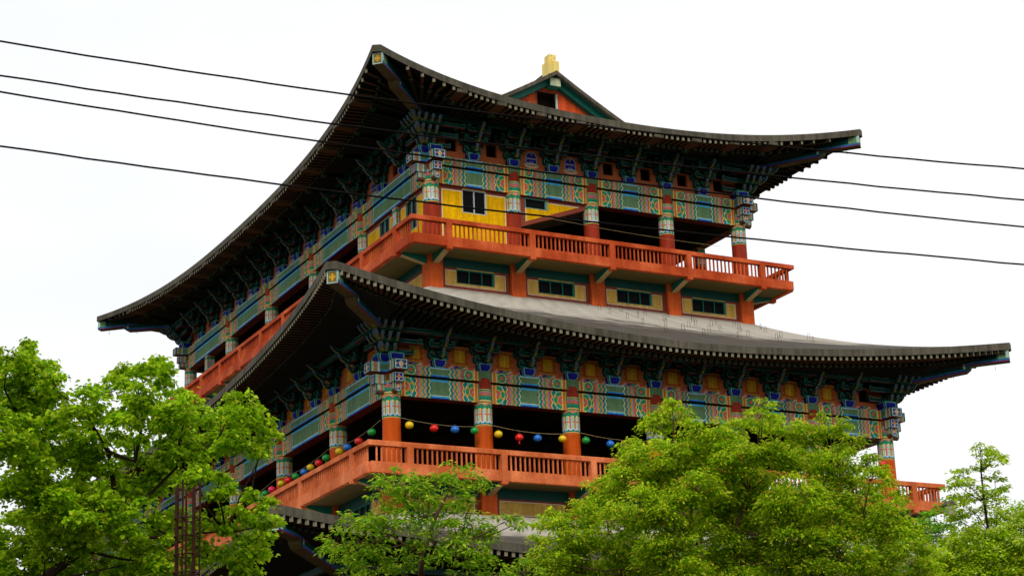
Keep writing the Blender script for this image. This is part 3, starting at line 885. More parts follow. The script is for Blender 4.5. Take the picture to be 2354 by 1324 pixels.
# ---- base wall under each balcony: piers, panels, windows
def base_wall(x0, x1, y0, y1, fbays, sbays, z0, zp0, zp1, ztop, win, r):
    """z0 foot of piers, panel zp0..zp1, beam to ztop"""
    fac = [(Matrix.Translation((x0, y0, 0)), fbays, x1-x0, 0), (Matrix.Translation((x0, y1, 0)) @ Matrix.Rotation(-pi/2, 4, 'Z'), sbays, y1-y0, 1),
           (Matrix.Translation((x1, y0, 0)) @ Matrix.Rotation(pi/2, 4, 'Z'), sbays, y1-y0, 2)]
    pier = MB(); pier.box(-.34, .34, -.34, .34, z0, ztop, 'pier_orange'); pme = pier.mesh('pier')
    seen = set()
    for M, bays, L_, fi in fac:
        x = 0
        for bi, bl in enumerate(bays+[0]):
            P = (M @ Matrix.Translation((x, 0, 0))); k = (round(P.translation.x, 2), round(P.translation.y, 2))
            if k not in seen: seen.add(k); obj('pier', pme, PAV, Matrix.Translation((P.translation.x, P.translation.y, 0)))
            if bl == 0: break
            if fi == 2: x += bl; continue
            a0, a1 = x+.34, x+bl-.34; y = -.12
            nw = win(fi, bi, len(bays))
            c = MB()
            mid = (a0+a1)/2; ww = 1.84 if nw else 0
            wx0, wx1 = (mid-.92, mid+.92) if nw else (mid, mid)
            rect_wall(c, a0, a1, z0, ztop-.46, wx0, wx1, zp0+.14 if nw else zp0, zp1+.06 if nw else zp0, y, 'cream_wall')
            # brown border boards, white line
            c.box(a0, a0+.19, y-.03, y-.001, z0, ztop-.46, 'brown_frame'); c.box(a1-.19, a1, y-.03, y-.001, z0, ztop-.46, 'brown_frame')
            c.box(a0+.19, a1-.19, y-.03, y-.001, z0, zp0, 'brown_frame')
            for s0, s1 in ((a0+.19, wx0), (wx1, a1-.19)) if nw else ((a0+.19, a1-.19),):
                c.box(s0, s1, y-.03, y-.001, zp1, ztop-.46, 'brown_frame')
            l_, r_, b_, t_ = a0+.215, a1-.215, zp0+.02, zp1-.02
            sg = [(l_, b_, r_, b_), (l_, b_, l_, t_), (r_, b_, r_, t_)]
            sg += [(l_, t_, wx0-.02, t_), (wx1+.02, t_, r_, t_)] if nw else [(l_, t_, r_, t_)]
            lines(c, sg, .028, y-.006, 'white_line')
            c.box(a0, a1, -.16, .1, ztop-.46, ztop, 'teal_dark')
            obj('base_panel', c, PAV, M)
            if nw: window('window', M @ Matrix.Translation((wx0, y, zp0+.14)), 1.84, zp1-zp0-.08, 3, 'teal_paint', thick=.05, edge_right=.06)
            x += bl
base_wall(IX, 24-IX, IY, Y1U, [4.0]*4, [7.31]+[6.28]*3+[7.31], 26.2, 26.64, 27.36, 27.92, lambda fi, bi, n: True, .34)
base_wall(0, 24, 0, Y1L, [4.0]*6, [5.48]+[6.28]*5+[5.48], 15.3, 15.82, 16.40, 16.92, lambda fi, bi, n: fi == 1, .34)

# ---- balconies
NB = [0]
rest = MB()
def balcony(x0, x1, y0, y1, o, zf, posts_f, posts_s, quota, rm):
    """zf = underside of the orange fascia"""
    X0, X1, Y0, Y1 = x0-o, x1+o, y0-o, y1+o
    b = MB()      # floor slab seen from below
    for (a0, a1, c0, c1) in ((X0+.1, X1-.1, Y0+.1, y0+.3), (X0+.1, X1-.1, y1-.3, Y1-.1), (X0+.1, x0+.3, y0+.3, y1-.3), (x1-.3, X1-.1, y0+.3, y1-.3)):
        b.box(a0, a1, c0, c1, zf+.06, zf+.36, 'soffit_olive')
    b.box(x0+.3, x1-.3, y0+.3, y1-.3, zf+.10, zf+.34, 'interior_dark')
    obj('balcony_floor', b, PAV)
    sides = [(Matrix.Translation((X0, Y0, 0)), X1-X0, posts_f, 'front'), (Matrix.Translation((X0, Y1, 0)) @ Matrix.Rotation(-pi/2, 4, 'Z'), Y1-Y0, posts_s, 'left'),
             (Matrix.Translation((X1, Y0, 0)) @ Matrix.Rotation(pi/2, 4, 'Z'), Y1-Y0, posts_s, 'right'), (Matrix.Translation((X1, Y1, 0)) @ Matrix.Rotation(pi, 4, 'Z'), X1-X0, posts_f, 'back')]
    for M, L_, posts, nm in sides:
        root = obj('balustrade', None, PAV, M @ Matrix.Translation((0, 0, zf)))
        e = .0 if nm in ('front', 'back') else .10
        e2 = .11 if nm in ('front', 'back') else -.11
        obj('floor_fascia', fascia_mesh(round(L_-2*e, 3), rm), root, M @ Matrix.Translation((e, 0, zf)))
        obj('handrail', rail_mesh(round(L_+2*e2, 3), rm), root, M @ Matrix.Translation((-e2, 0, zf+1.04)))
        ps = [p+o for p in posts]
        for p in ps: obj('rail_post', post_mesh(rm), root, M @ Matrix.Translation((p, 0, zf)))
        stops = [-.0]+ps+[L_]
        for i in range(len(stops)-1):
            a0 = stops[i]+(.135 if i else .06); a1 = stops[i+1]-(.135 if i < len(stops)-2 else .06)
            n = max(1, int(round((a1-a0)/.207)))-1
            for k in range(n):
                xx = a0+(a1-a0)*(k+1)/(n+1)
                Mb = M @ Matrix.Translation((xx, 0, zf+.40))
                near = nm == 'front' or (nm == 'left' and (L_-xx) < quota)
                if near: obj('baluster', baluster_mesh(rm), root, Mb); NB[0] += 1
                else:
                    q = MB(); q.box(-.028, .028, -.030, .030, 0, .66, rm, top=None, bottom=None)
                    off = len(rest.v); rest.v += [tuple(Mb @ Vector(v)) for v in q.v]
                    for f in q.f: rest.f.append(tuple(i_+off for i_ in f)); rest.m.append(rest.mi(rm)); rest.c.append((1, 1, 1)); rest.smooth.append(False)
        for p in ps:
            if nm != 'back': obj('cantilever_arm', arm_mesh(round(o-.3, 3), .10, .42), PAV, M @ Matrix.Translation((p, .13, zf+.05)) @ Matrix.Rotation(pi, 4, 'Z'))
ZF2, ZF1 = 27.82, 16.83
PS_U = [Y1U-y for y in (37.9, 34.2, 30.6, 27.4, 24.3, 21.2, 18.03, 14.9, 11.75, 7.75, 4.44)]
PS_U = [0, 3.6, 7.31, 10.45, 13.59, 16.73, 19.87, 23.01, 26.15, 29.8, 33.46]
PS_L = [0, 5.48]+[5.48+6.28*k for k in range(1, 6)]+[Y1L]
balcony(IX, 24-IX, IY, Y1U, 1.66, ZF2, [0, 4, 8, 12, 16], PS_U, 11.0, 'rail_upper')
balcony(0, 24, 0, Y1L, 1.61, ZF1, [0, 4, 8, 12, 16, 20, 24], PS_L, 11.0, 'rail_lower')
tag(obj('distant_balusters', rest, PAV), kind='stuff')

# ================================================================== roofs
def make_roof(name, x0, x1, y0, y1, ec, zc, em, zm, p, q, zi, inner, purlin_z, blocks, stuff_only=False, top=True, prof=(.62, .38)):
    """x0.. = column rectangle; eave overhang em (middle) -> ec (corner); inner = rectangle where the shell meets the wall at height zi"""
    cx, cy = (x0+x1)/2, (y0+y1)/2
    root = obj(name, None, PAV, loc=(cx, cy, zm))
    H = .31; CH = .36
    def side(k):
        # local frame: u along the side, out = outward; returns fn(t)-> (Vector outer top point) and mapping to world
        hw = ((x1-x0)/2 if k in (0, 3) else (y1-y0)/2)
        dep = ((y1-y0)/2 if k in (0, 3) else (x1-x0)/2)
        rot = (0, -pi/2, pi/2, pi)[k]
        return hw, dep, Matrix.Translation((cx, cy, 0)) @ Matrix.Rotation(rot, 4, 'Z')
    def O(hw, dep, t):
        a = abs(t); e = em+(ec-em)*a**p; z = zm+(zc-zm)*a**q
        return Vector(((hw+ec)*t, -(dep+e), z))
    sh = MB(); sh.uv = []
    fa = MB(); bo = MB()
    NT = 96; NS = 14
    iw = {0: (inner[1]-inner[0])/2, 1: (inner[3]-inner[2])/2}
    for k in range(4):
        hw, dep, M = side(k); w_in = iw[0] if k in (0, 3) else iw[1]; d_in = iw[1] if k in (0, 3) else iw[0]
        tm = 1-CH/(hw+ec)
        T = [-tm+2*tm*i/NT for i in range(NT+1)]
        oc = {}
        def J(P):   # foot of the rafter on the purlin
            jx = max(-(hw+.75), min(hw+.75, P.x)); return Vector((jx, -(dep+.75), purlin_z))
        def under(P, s):
            """underside profile: s metres in from the eave edge"""
            j = J(P); d = Vector((j.x-P.x, j.y-P.y, 0)); l = d.length; d.normalize(); return d, l, j
        prev = None
        rows = []
        for t in T:
            P = O(hw, dep, t); I = Vector((w_in*t/tm, -d_in, zi))
            row = []
            for s in range(NS+1):
                u = s/NS; a_ = prof[0]*(1-.92*abs(t/tm)**1.6); pr = a_*u+(1-a_)*u*u
                row.append((P.x+(I.x-P.x)*u, P.y+(I.y-P.y)*u, P.z+(I.z-P.z)*pr))
            rows.append((P, row))
        base = len(sh.v)
        for (P, row), t in zip(rows, T):
            for s, v in enumerate(row):
                sh.v.append(tuple(M @ Vector(v))); sh.uv.append((P.x+k*37.0, 7.6*s/NS))
        mi = sh.mi('roof_cement')
        for i in range(NT):
            for s in range(NS):
                a = base+i*(NS+1)+s; sh.f.append((a, a+NS+1, a+NS+2, a+1)); sh.m.append(mi); sh.c.append((1, 1, 1)); sh.smooth.append(True)
        # fascia (with a small drip lip) and boards
        for i in range(NT):
            A, B = rows[i][0], rows[i+1][0]
            f = lambda P, dy, dz: tuple(M @ Vector((P.x, P.y+dy, P.z+dz)))
            fa.poly([f(A, 0, -H), f(B, 0, -H), f(B, 0, 0), f(A, 0, 0)], 'concrete_edge')
            fa.poly([f(A, 0, 0), f(B, 0, 0), f(B, .12, .03), f(A, .12, .03)], 'concrete_edge')
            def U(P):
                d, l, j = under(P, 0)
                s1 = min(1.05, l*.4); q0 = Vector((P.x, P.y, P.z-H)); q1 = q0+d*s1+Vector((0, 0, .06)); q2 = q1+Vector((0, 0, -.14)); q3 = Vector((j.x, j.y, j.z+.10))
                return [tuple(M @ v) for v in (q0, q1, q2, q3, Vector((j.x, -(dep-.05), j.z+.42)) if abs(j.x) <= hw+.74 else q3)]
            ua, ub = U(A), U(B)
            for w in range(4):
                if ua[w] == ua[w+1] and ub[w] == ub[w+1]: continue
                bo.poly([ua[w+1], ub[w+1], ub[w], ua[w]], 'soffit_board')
        # chamfered corner to the next side (front->right handled by pairing ends below)
        oc = (M @ rows[0][0], M @ rows[-1][0], M @ Vector((-w_in, -d_in, zi)), M @ Vector((w_in, -d_in, zi)))
        side_data.setdefault(name, {})[k] = oc
        # rafters
        if k == 3 and stuff_only is not True: continue
        xs = []
        if blocks:
            bl = [b_-hw if k == 0 else b_-hw for b_ in blocks[0 if k in (0, 3) else 1]]
            for i in range(len(bl)-1):
                g_ = bl[i+1]-bl[i]; n = max(4, int(round((g_-.55)/.31)))
                for j in range(n): xs.append(bl[i]+.28+.14+(g_-.56-.28)*j/(n-1) if n > 1 else bl[i]+g_/2)
            fan = [hw+v for v in (.42, .92, 1.46, 2.06, 2.84)]
            xs += fan+[-v for v in fan]
            for bx in bl:
                P = O(hw, dep, bx/(hw+ec)); d, l, j = under(P, 0); ang = atan2(d.y, d.x)-pi/2
                z = P.z-H
                R = M @ Matrix.Translation((P.x, P.y, z)) @ Matrix.Rotation(ang, 4, 'Z')
                if k < 2: obj('eave_block', block_mesh(), root, R)
        else:
            L2 = hw+ec-.55; n = int(2*L2/.297)
            xs = [-L2+2*L2*j/(n-1) for j in range(n)]
        for xx in xs:
            P = O(hw, dep, xx/(hw+ec)); d, l, j = under(P, 0)
            s1 = min(1.05, l*.4)
            q0 = Vector((P.x, P.y, P.z-H-.085))+d*.06; q1 = q0+d*(s1+.1)+Vector((0, 0, .07))
            r0 = Vector((P.x, P.y, P.z-H-.20))+d*(s1-.08); r1 = Vector((j.x, j.y, j.z-.05))+d*.2
            def FM(a, b):
                Y = (b-a).normalized(); X = Y.cross(Vector((0, 0, 1))).normalized(); Z = X.cross(Y)
                return Matrix(((X.x, Y.x, Z.x, a.x), (X.y, Y.y, Z.y, a.y), (X.z, Y.z, Z.z, a.z), (0, 0, 0, 1)))
            fly = FM(q0, q1); Lf = (q1-q0).length; rnd = FM(r0, r1); Lr = (r1-r0).length
            lim = {'upper_roof': 16.0, 'lower_roof': 9.0}.get(name, 0)
            single = not stuff_only and (k == 0 or (k == 1 and (hw-xx) < lim))
            if single:
                NR[0] += 1
                obj('flying_rafter', fly_mesh(), root, M @ fly @ Matrix.Diagonal((1, Lf/1.2, 1, 1)))
                obj('round_rafter', round_mesh(), root, M @ rnd @ Matrix.Diagonal((1, Lr/2.0, 1, 1)))
            else:
                for me, mm in ((fly_mesh(), M @ fly @ Matrix.Diagonal((1, Lf/1.2, 1, 1))), (round_mesh(), M @ rnd @ Matrix.Diagonal((1, Lr/2.0, 1, 1)))):
                    off = len(RS.v); RS.v += [tuple(mm @ v.co) for v in me.vertices]
                    for pl in me.polygons:
                        RS.f.append(tuple(off+i for i in pl.vertices)); RS.m.append(RS.mi(me.materials[pl.material_index].name)); RS.c.append((1, 1, 1)); RS.smooth.append(False)
    # corners
    sdk = side_data[name]
    for (ka, ea, kb, eb) in ((0, 0, 1, 1), (2, 0, 0, 1), (1, 0, 3, 1), (3, 0, 2, 1)):
        A = sdk[ka][ea]; B = sdk[kb][eb]; I = sdk[ka][2+ea]
        for s in range(NS):
            u, u2 = s/NS, (s+1)/NS
            def pt(P, u): a_ = prof[0]*.08; pr = a_*u+(1-a_)*u*u; return (P.x+(I.x-P.x)*u, P.y+(I.y-P.y)*u, P.z+(I.z-P.z)*pr)
            i0 = len(sh.v); sh.v += [pt(B, u), pt(A, u), pt(A, u2), pt(B, u2)]; sh.uv += [(0, 7.6*u), (.5, 7.6*u), (.5, 7.6*u2), (0, 7.6*u2)]
            sh.f.append((i0, i0+1, i0+2, i0+3)); sh.m.append(sh.mi('roof_cement')); sh.c.append((1, 1, 1)); sh.smooth.append(True)
        dz = Vector((0, 0, -H))
        fa.poly([B+dz, A+dz, A, B], 'concrete_edge')
        ix, iy = (x0 if A.x < cx else x1), (y0 if A.y < cy else y1)
        Jc = Vector((ix+(.75 if ix == x1 else -.75), iy+(.75 if iy == y1 else -.75), purlin_z+.1))
        bo.poly([A+dz, B+dz, Jc], 'soffit_board')
        # hip rafters
        mid = (A+B)/2; dd = Vector((Jc.x-mid.x, Jc.y-mid.y, 0)); l = dd.length; dd.normalize(); ang = atan2(dd.y, dd.x)-pi/2
        Mh = Matrix.Translation((mid.x, mid.y, mid.z-H)) @ Matrix.Rotation(ang, 4, 'Z')
        hp_ = obj('hip_rafter', None, root, Mh)
        obj('hip_rafter_tip', hip_mesh(0), hp_, Mh @ Matrix.Translation((0, .10, -.02)) @ Matrix.Rotation(-.02, 4, 'X'))
        drop = (mid.z-H-.42)-(purlin_z-.15)
        obj('hip_rafter_beam', hip_mesh(1), hp_, Mh @ Matrix.Translation((0, 1.75, -.34)) @ Matrix.Rotation(-math.atan2(max(drop-.25, 0), max(l-1.75, .5)), 4, 'X'))
        for yy, zz in ((.75, -.5), (2.6, -.7)):
            hk = MB(); hk.tube([(-.03, yy, zz), (-.035, yy, zz-.28), (0, yy, zz-.33), (.035, yy, zz-.28), (.03, yy, zz)], .008, 5, 'iron_dark')
            obj('bell_hook', hk, hp_, Mh)
    if top: obj('roof_shell', sh, root)
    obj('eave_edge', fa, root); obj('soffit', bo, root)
    return root
side_data = {}; NR = [0]; RS = MB()
@cached
def fly_mesh():
    b = MB(); b.box(-.065, .065, 0, 1.2, -.085, .085, 'rafter_wood', front=('rafter_tip',), bottom=('rafter_under',), back=None, top=None); return b.mesh('flying_rafter')
@cached
def round_mesh():
    b = MB(); n = 10; r = .092
    ring = lambda rr, y: [(rr*cos(2*pi*k/n), y, rr*sin(2*pi*k/n)) for k in range(n)]
    A, B = ring(r, 0), ring(r, 2.0)
    for k in range(n): b.poly([A[(k+1) % n], A[k], B[k], B[(k+1) % n]], 'rafter_wood', None, True)
    C1, C2 = ring(r*.45, -.002), ring(r*.45, -.004)
    for k in range(n): b.poly([A[k], A[(k+1) % n], C1[(k+1) % n], C1[k]], 'rafter_ring')
    b.poly(C2, 'rafter_wood'); return b.mesh('round_rafter')
@cached
def block_mesh():
    b = MB(); b.box(-.24, .24, .02, 1.12, -.17, .0, 'concrete_edge', bottom=('rafter_under',)); b.box(-.17, .17, .98, 1.2, -.31, -.13, 'eave_green')
    ring = [(.055*cos(t*pi/5), .976, -.225+.055*sin(t*pi/5)) for t in range(10)]; b.poly(ring[::-1], 'rafter_tip')
    return b.mesh('eave_block')
@cached
def hip_mesh(k):
    """projecting hip rafter: pale flanks lined blue and red, ochre underside, gilded flower on the nose (k=0)"""
    b = MB(); w, h, L_ = ((.44, .50, 2.6), (.44, .46, 4.6))[k]; hw = w/2
    def flank(a, z):
        if z < .035: return C['dred']
        if z < .075: return C['dblue']
        if z < .14: return C['hipblue']
        if z < .15: return C['pale']
        if a < .14: return C['pale']
        return C['tealn'] if (a > .5 or k) else C['panel']
    if k == 0:
        b.box(-hw, hw, 0, L_, -h, 0, 'hip_side', left=None, right=None, front=None, bottom=('hip_under',))
        def nose(a, z):
            x, y = (a-hw)/hw, (z-h/2)/(h/2); r = sqrt(x*x+y*y); th = atan2(y, x)
            if max(abs(x), abs(y)) > .84: return C['pale']
            if r < .14: return C['ochre']
            if r < .50*abs(cos(2*th))**.5+.08 and not (.30 < r < .36): return C['gold']
            return C['olive2']
        b.grid((-hw, -.001, -h), (w, 0, 0), (0, 0, h), 20, 24, nose)
    else:
        pr = [(0, 0), (0, -.16), (.10, -.34), (.3, -h), (L_, -h), (L_, 0)]
        b.prism(pr, -hw, hw, lambda a, z, ww: (ww, a, z), 'hip_side', edge=lambda i: (('hip_side', None) if i in (0, 5) else ('hip_under', None)), cap=('teal_dark', None))
    for sx in (-1, 1):
        y_ = 0 if k == 0 else .3
        b.grid((sx*(hw+.003), y_, -h), (0, L_-y_, 0), (0, 0, h), 40, 28, flank)
    return b.mesh('hip_rafter')

bf = [0, 2, 4, 6, 8, 10, 12, 14, 16]
def spaces(bays):
    out = [0.0]; x = 0
    for bl, n in bays:
        for j in range(n): out.append(x+bl*(j+1)/n)
        x += bl
    return out
RU = make_roof('upper_roof', IX, 24-IX, IY, Y1U, 4.595, 35.304, 3.047, 34.26, 3.05, 2.0, 37.2, (7.6, 16.4, 9.6, Y1U-5.2), TOPU+1.72, (bf, spaces(US)))
RL = make_roof('lower_roof', 0, 24, 0, Y1L, 4.37, 24.106, 2.855, 22.92, 2.8, 1.55, 26.58, (IX-.05, 24-IX+.05, IY-.05, Y1U+.05), TOPL+1.38, None, prof=(.90, .10))
RG = make_roof('bottom_roof', GX0, GX1, GY0, GY1, 4.37, 13.90, 2.855, 12.95, 2.8, 1.8, 15.66, (-.05, 24.05, -.05, Y1L+.05), TOPG+1.38, None, stuff_only=True, prof=(.90, .10))
tag(obj('distant_rafters', RS, PAV), kind='stuff')

# ---- upper gable and ridge (hip-and-gable top)
GYF, GZ = 7.0, 39.03
def slope_z(x): a = abs(x-12); return GZ - .62*a + .012*a*a
gt = MB()
xs = [12-6.2+12.4*i/24 for i in range(25)]
YB = Y1U-2.6
for i in range(24):
    a, c = xs[i], xs[i+1]; za, zc_ = slope_z(a), slope_z(c)
    gt.poly([(a, GYF, za), (c, GYF, zc_), (c, YB, zc_), (a, YB, za)], 'concrete_edge')
    gt.poly([(a, GYF, za-.20), (c, GYF, zc_-.20), (c, GYF, zc_), (a, GYF, za)], 'concrete_edge')
    gt.poly([(a, GYF+.14, za-.20), (c, GYF+.14, zc_-.20), (c, GYF, zc_-.20), (a, GYF, za-.20)], 'concrete_edge')
obj('gable_roof', gt, RU)
gb = MB()
for i in range(24):    # green barge board set under the verge, and its soffit
    a, c = xs[i], xs[i+1]; za, zc_ = slope_z(a)-.20, slope_z(c)-.20
    gb.poly([(a, GYF+.14, za), (c, GYF+.14, zc_), (c, GYF+.45, zc_), (a, GYF+.45, za)][::-1], 'teal_dark')
    gb.poly([(a, GYF+.45, za-.27), (c, GYF+.45, zc_-.27), (c, GYF+.45, zc_), (a, GYF+.45, za)], 'teal_paint')
    gb.poly([(a, GYF+.45, za-.27), (a, GYF+.75, za-.27), (c, GYF+.75, zc_-.27), (c, GYF+.45, zc_-.27)], 'teal_dark')
obj('barge_board', gb, RU)
rb = MB(); rb.box(11.72, 12.28, GYF+.18, GYF+.7, GZ-.74, GZ-.34, 'teal_paint', front=('hip_side',)); obj('ridge_beam_end', rb, RU)
gw = MB(); yg = GYF+.75; wx0, wx1, wz0, wz1 = 11.26, 12.34, 36.2, 38.12
def gpoly(x0_, x1_, z0_):
    pts = [(x0_, z0_), (x1_, z0_)]; n_ = 12
    pts += [(x1_-(x1_-x0_)*i/n_, slope_z(x1_-(x1_-x0_)*i/n_)-.36) for i in range(n_+1)]
    return pts
for (a, c, z_) in ((6.5, wx0, 34.5), (wx0, wx1, wz1), (wx1, 13.62, 34.5), (13.62, 17.5, 34.5)):
    P = gpoly(a, c-(.012 if c == 13.62 else 0), z_); gw.poly([(x_, yg, z_2) for x_, z_2 in P], 'gable_orange')
gw.box(wx0-.05, wx1+.05, yg+.6, yg+.65, wz0-.1, wz1+.1, 'interior_dark'); gw.box(wx0-.06, wx0, yg, yg+.6, wz0, wz1, 'interior_dark'); gw.box(wx1, wx1+.06, yg, yg+.6, wz0, wz1, 'interior_dark'); gw.box(wx0, wx1, yg, yg+.6, wz1, wz1+.06, 'interior_dark')
# flaked plaster streaks
rnd = random.Random(5)
for cx_, cz_, n_ in ((14.4, 36.55, 34), (10.9, 37.35, 22), (14.9, 36.3, 14), (10.2, 37.05, 8)):
    for _ in range(n_):
        x_, z_ = cx_+rnd.gauss(0, .28), cz_+rnd.gauss(0, .12); w_ = .03+.1*rnd.random(); h_ = .012+.03*rnd.random(); t_ = rnd.uniform(-.5, .5)
        gw.poly([(x_-w_, yg-.006, z_-w_*t_), (x_+w_, yg-.006, z_+w_*t_), (x_+w_*.8, yg-.006, z_+w_*t_+h_), (x_-w_*.7, yg-.006, z_-w_*t_+h_)], 'arm_cream')
obj('gable_wall', gw, RU)
gf = MB(); gf.box(wx0-.05, wx1+.05, yg-.03, yg+.06, wz1, wz1+.07, 'brown_frame'); gf.box(wx0-.05, wx0, yg-.03, yg+.06, wz0, wz1, 'brown_frame'); gf.box(wx1-.05, wx1+.04, yg-.025, yg+.05, wz0, wz1, 'frame_white')
obj('gable_window_frame', gf, RU)
rg = MB(); rg.box(11.8, 12.2, GYF+.35, YB-.3, GZ-.1, GZ+.18, 'concrete_edge'); obj('ridge', rg, RU)
fn_ = obj('ridge_finial', None, RU, loc=(12, 7.55, GZ))
b = MB(); b.box(11.72, 12.28, 7.25, 7.95, GZ-.1, 39.62, 'ridge_gold'); obj('finial_base', b, fn_)
b = MB(); b.box(11.80, 12.18, 7.36, 7.82, 39.62, 39.99, 'ridge_gold')
for xx, zz in ((11.9, 39.70), (12.08, 39.80), (11.93, 39.90)): b.box(xx, xx+.035, 7.352, 7.36, zz, zz+.04, 'brown_frame')
b.tube([(11.86, 7.42, 39.98), (11.86, 7.42, 40.05)], .02, 6, 'ridge_gold')
obj('finial_top', b, fn_)

# ---- steel loops left standing on the lower roof
def roof_surface_lower(x, u):
    hw = 12.0; t = (x-12)/(hw+4.37); a = abs(t)
    P = Vector((x, -(2.855+1.515*a**2.8), 22.92+1.186*a**1.55)); tm = 1-.40/(hw+4.37)
    I = Vector((12+8.05*t/tm, IY-.05, 26.58)); a_ = .90*(1-.92*min(1, abs(t/tm))**1.6); pr = a_*u+(1-a_)*u*u
    return Vector((P.x+(I.x-P.x)*u, P.y+(I.y-P.y)*u, P.z+(I.z-P.z)*pr)), (I-P).normalized()
rnd = random.Random(11)
lp = MB()
lp.tube([(-.06, 0, -.05), (-.06, 0, .24), (-.04, 0, .28), (.04, 0, .28), (.06, 0, .24), (.06, 0, -.05)], .008, 5, 'iron_dark')
lme = lp.mesh('steel_loop')
for row, (u, n_) in enumerate(((.93, 6), (.84, 8), (.74, 8), (.62, 8), (.50, 6), (.36, 4))):
    for i in range(n_):
        x_ = 10.8+row*.45+i*(1.95+.06*row)+rnd.uniform(-.3, .3)
        if x_ > 26: continue
        P, d = roof_surface_lower(x_, u+rnd.uniform(-.03, .03))
        obj('steel_loop', lme, RL, Matrix.Translation(P) @ Matrix.Rotation(rnd.uniform(-.5, .5), 4, 'Z') @ Matrix.Rotation(rnd.uniform(-.1, .1), 4, 'X'))

# ---- stone base under everything
b = MB(); b.box(-6.5, 30.5, -7, GY1+2.4, 0, .9, 'stone_base'); obj('stone_platform', b, PAV)

print('balusters', NB, 'rafters', NR)
# ================================================================== lanterns on their string
LAN = [('front', [(.53, 19.05, 'yellow'), (1.59, 19.01, 'red'), (2.49, 19.03, 'blue'), (3.35, 19.04, 'green'), (4.40, 18.98, 'yellow'), (5.33, 18.92, 'red'), (6.16, 18.95, 'blue'), (7.30, 19.01, 'yellow'), (8.38, 19.02, 'green'), (9.52, 18.96, 'blue')]),
       ('left', [(.79, 18.98, 'green'), (2.11, 18.91, 'red'), (3.29, 18.91, 'blue'), (4.17, 18.94, 'yellow'), (5.60, 18.97, 'green'), (6.42, 18.92, 'red'), (7.36, 18.93, 'yellow'), (8.10, 18.88, 'blue'), (9.09, 18.89, 'green'), (9.98, 18.90, 'red'), (10.85, 18.93, 'yellow'), (12.03, 18.90, 'pink'), (12.86, 18.88, 'green'), (13.71, 18.85, 'blue'), (14.5, 18.86, 'red'), (16.1, 18.93, 'yellow')])]
@cached
def lantern_body(colr):
    b = MB(); n, mrings = 20, 9
    V = []
    for j in range(mrings+1):
        ph = -pi/2+pi*j/mrings
        for k in range(n):
            th = 2*pi*k/n; rr = .172*cos(ph)*(1-.055*(k % 2))
            V.append((rr*cos(th), rr*sin(th), .148*sin(ph)))
    b.v = V; mi = b.mi('lantern_'+colr)
    for j in range(mrings):
        for k in range(n):
            k2 = (k+1) % n; b.f.append((j*n+k, j*n+k2, (j+1)*n+k2, (j+1)*n+k)); b.m.append(mi); b.c.append((1, 1, 1)); b.smooth.append(True)
    return b.mesh('lantern_globe')
@cached
def lantern_cap():
    b = MB(); b.tube([(0, 0, .145), (0, 0, .175)], [.06, .05], 10, 'iron_dark'); b.tube([(0, 0, .17), (0, 0, .24)], .006, 5, 'iron_dark'); return b.mesh('lantern_cap')
@cached
def lantern_tassel(colr):
    b = MB(); b.tube([(0, 0, -.15), (0, 0, -.20), (0, 0, -.27)], [.03, .022, .045], 8, 'lantern_'+colr); return b.mesh('lantern_tassel')
ORD = ['first', 'second', 'third', 'fourth', 'fifth', 'sixth', 'seventh', 'eighth', 'ninth', 'tenth', 'eleventh', 'twelfth', 'thirteenth', 'fourteenth', 'fifteenth', 'sixteenth']
tass = {('front', 5), ('left', 3), ('left', 4), ('left', 11), ('left', 2)}
for nm, L_ in LAN:
    for i, (s_, z_, c_) in enumerate(L_):
        p = (s_, -.50, z_) if nm == 'front' else (-.50, s_, z_)
        side_ = 'along the front balcony right of the corner column' if nm == 'front' else 'along the side balcony going back from the corner column'
        t = thing('paper_lantern', '%s round lantern, %s in line %s' % (c_, ORD[i], side_), 'lantern', p, 'round lanterns strung along the lower balcony')
        obj('lantern_globe', lantern_body(c_), t, loc=p); obj('lantern_cap', lantern_cap(), t, loc=p)
        if (nm, i) in tass: obj('lantern_tassel', lantern_tassel(c_), t, loc=p)
p = (23.33, -.5, 19.06)
t = thing('paper_lantern', 'single red round lantern beside the far right column of the lower balcony', 'lantern', p, 'round lanterns strung along the lower balcony')
obj('lantern_globe', lantern_body('red'), t, loc=p); obj('lantern_cap', lantern_cap(), t, loc=p)
def string(pts, name, label, r=.009):
    b = MB(); b.tube(pts, r, 5, 'arm_cream'); tag(obj(name, b), label, 'string')
fp = []
for k in range(6):
    for j in range(6):
        u = j/6; fp.append((k*4+u*4+.2, -.48, 19.32-.16*4*u*(1-u)))
fp.append((24, -.48, 19.32))
string(fp, 'lantern_string', 'thin pale cord the lanterns hang from along the front of the lower storey')
sp = []; ys = [0, 5.48, 11.76, 18.04, 24.3]
for k in range(4):
    for j in range(6):
        u = j/6; sp.append((-.48, ys[k]+(ys[k+1]-ys[k])*u, 19.28-.20*4*u*(1-u)))
string(sp, 'lantern_string', 'thin pale cord the lanterns hang from along the left side of the lower storey')
b = MB(); b.tube([(7.4+i*.9, IY-1.3+.02*i, 30.0-.12*sin(pi*i/12)-.02*i) for i in range(13)], .007, 5, 'arm_cream')
tag(obj('thin_wire', b), 'thin pale wire slung just above the upper front balcony rail', 'wire')

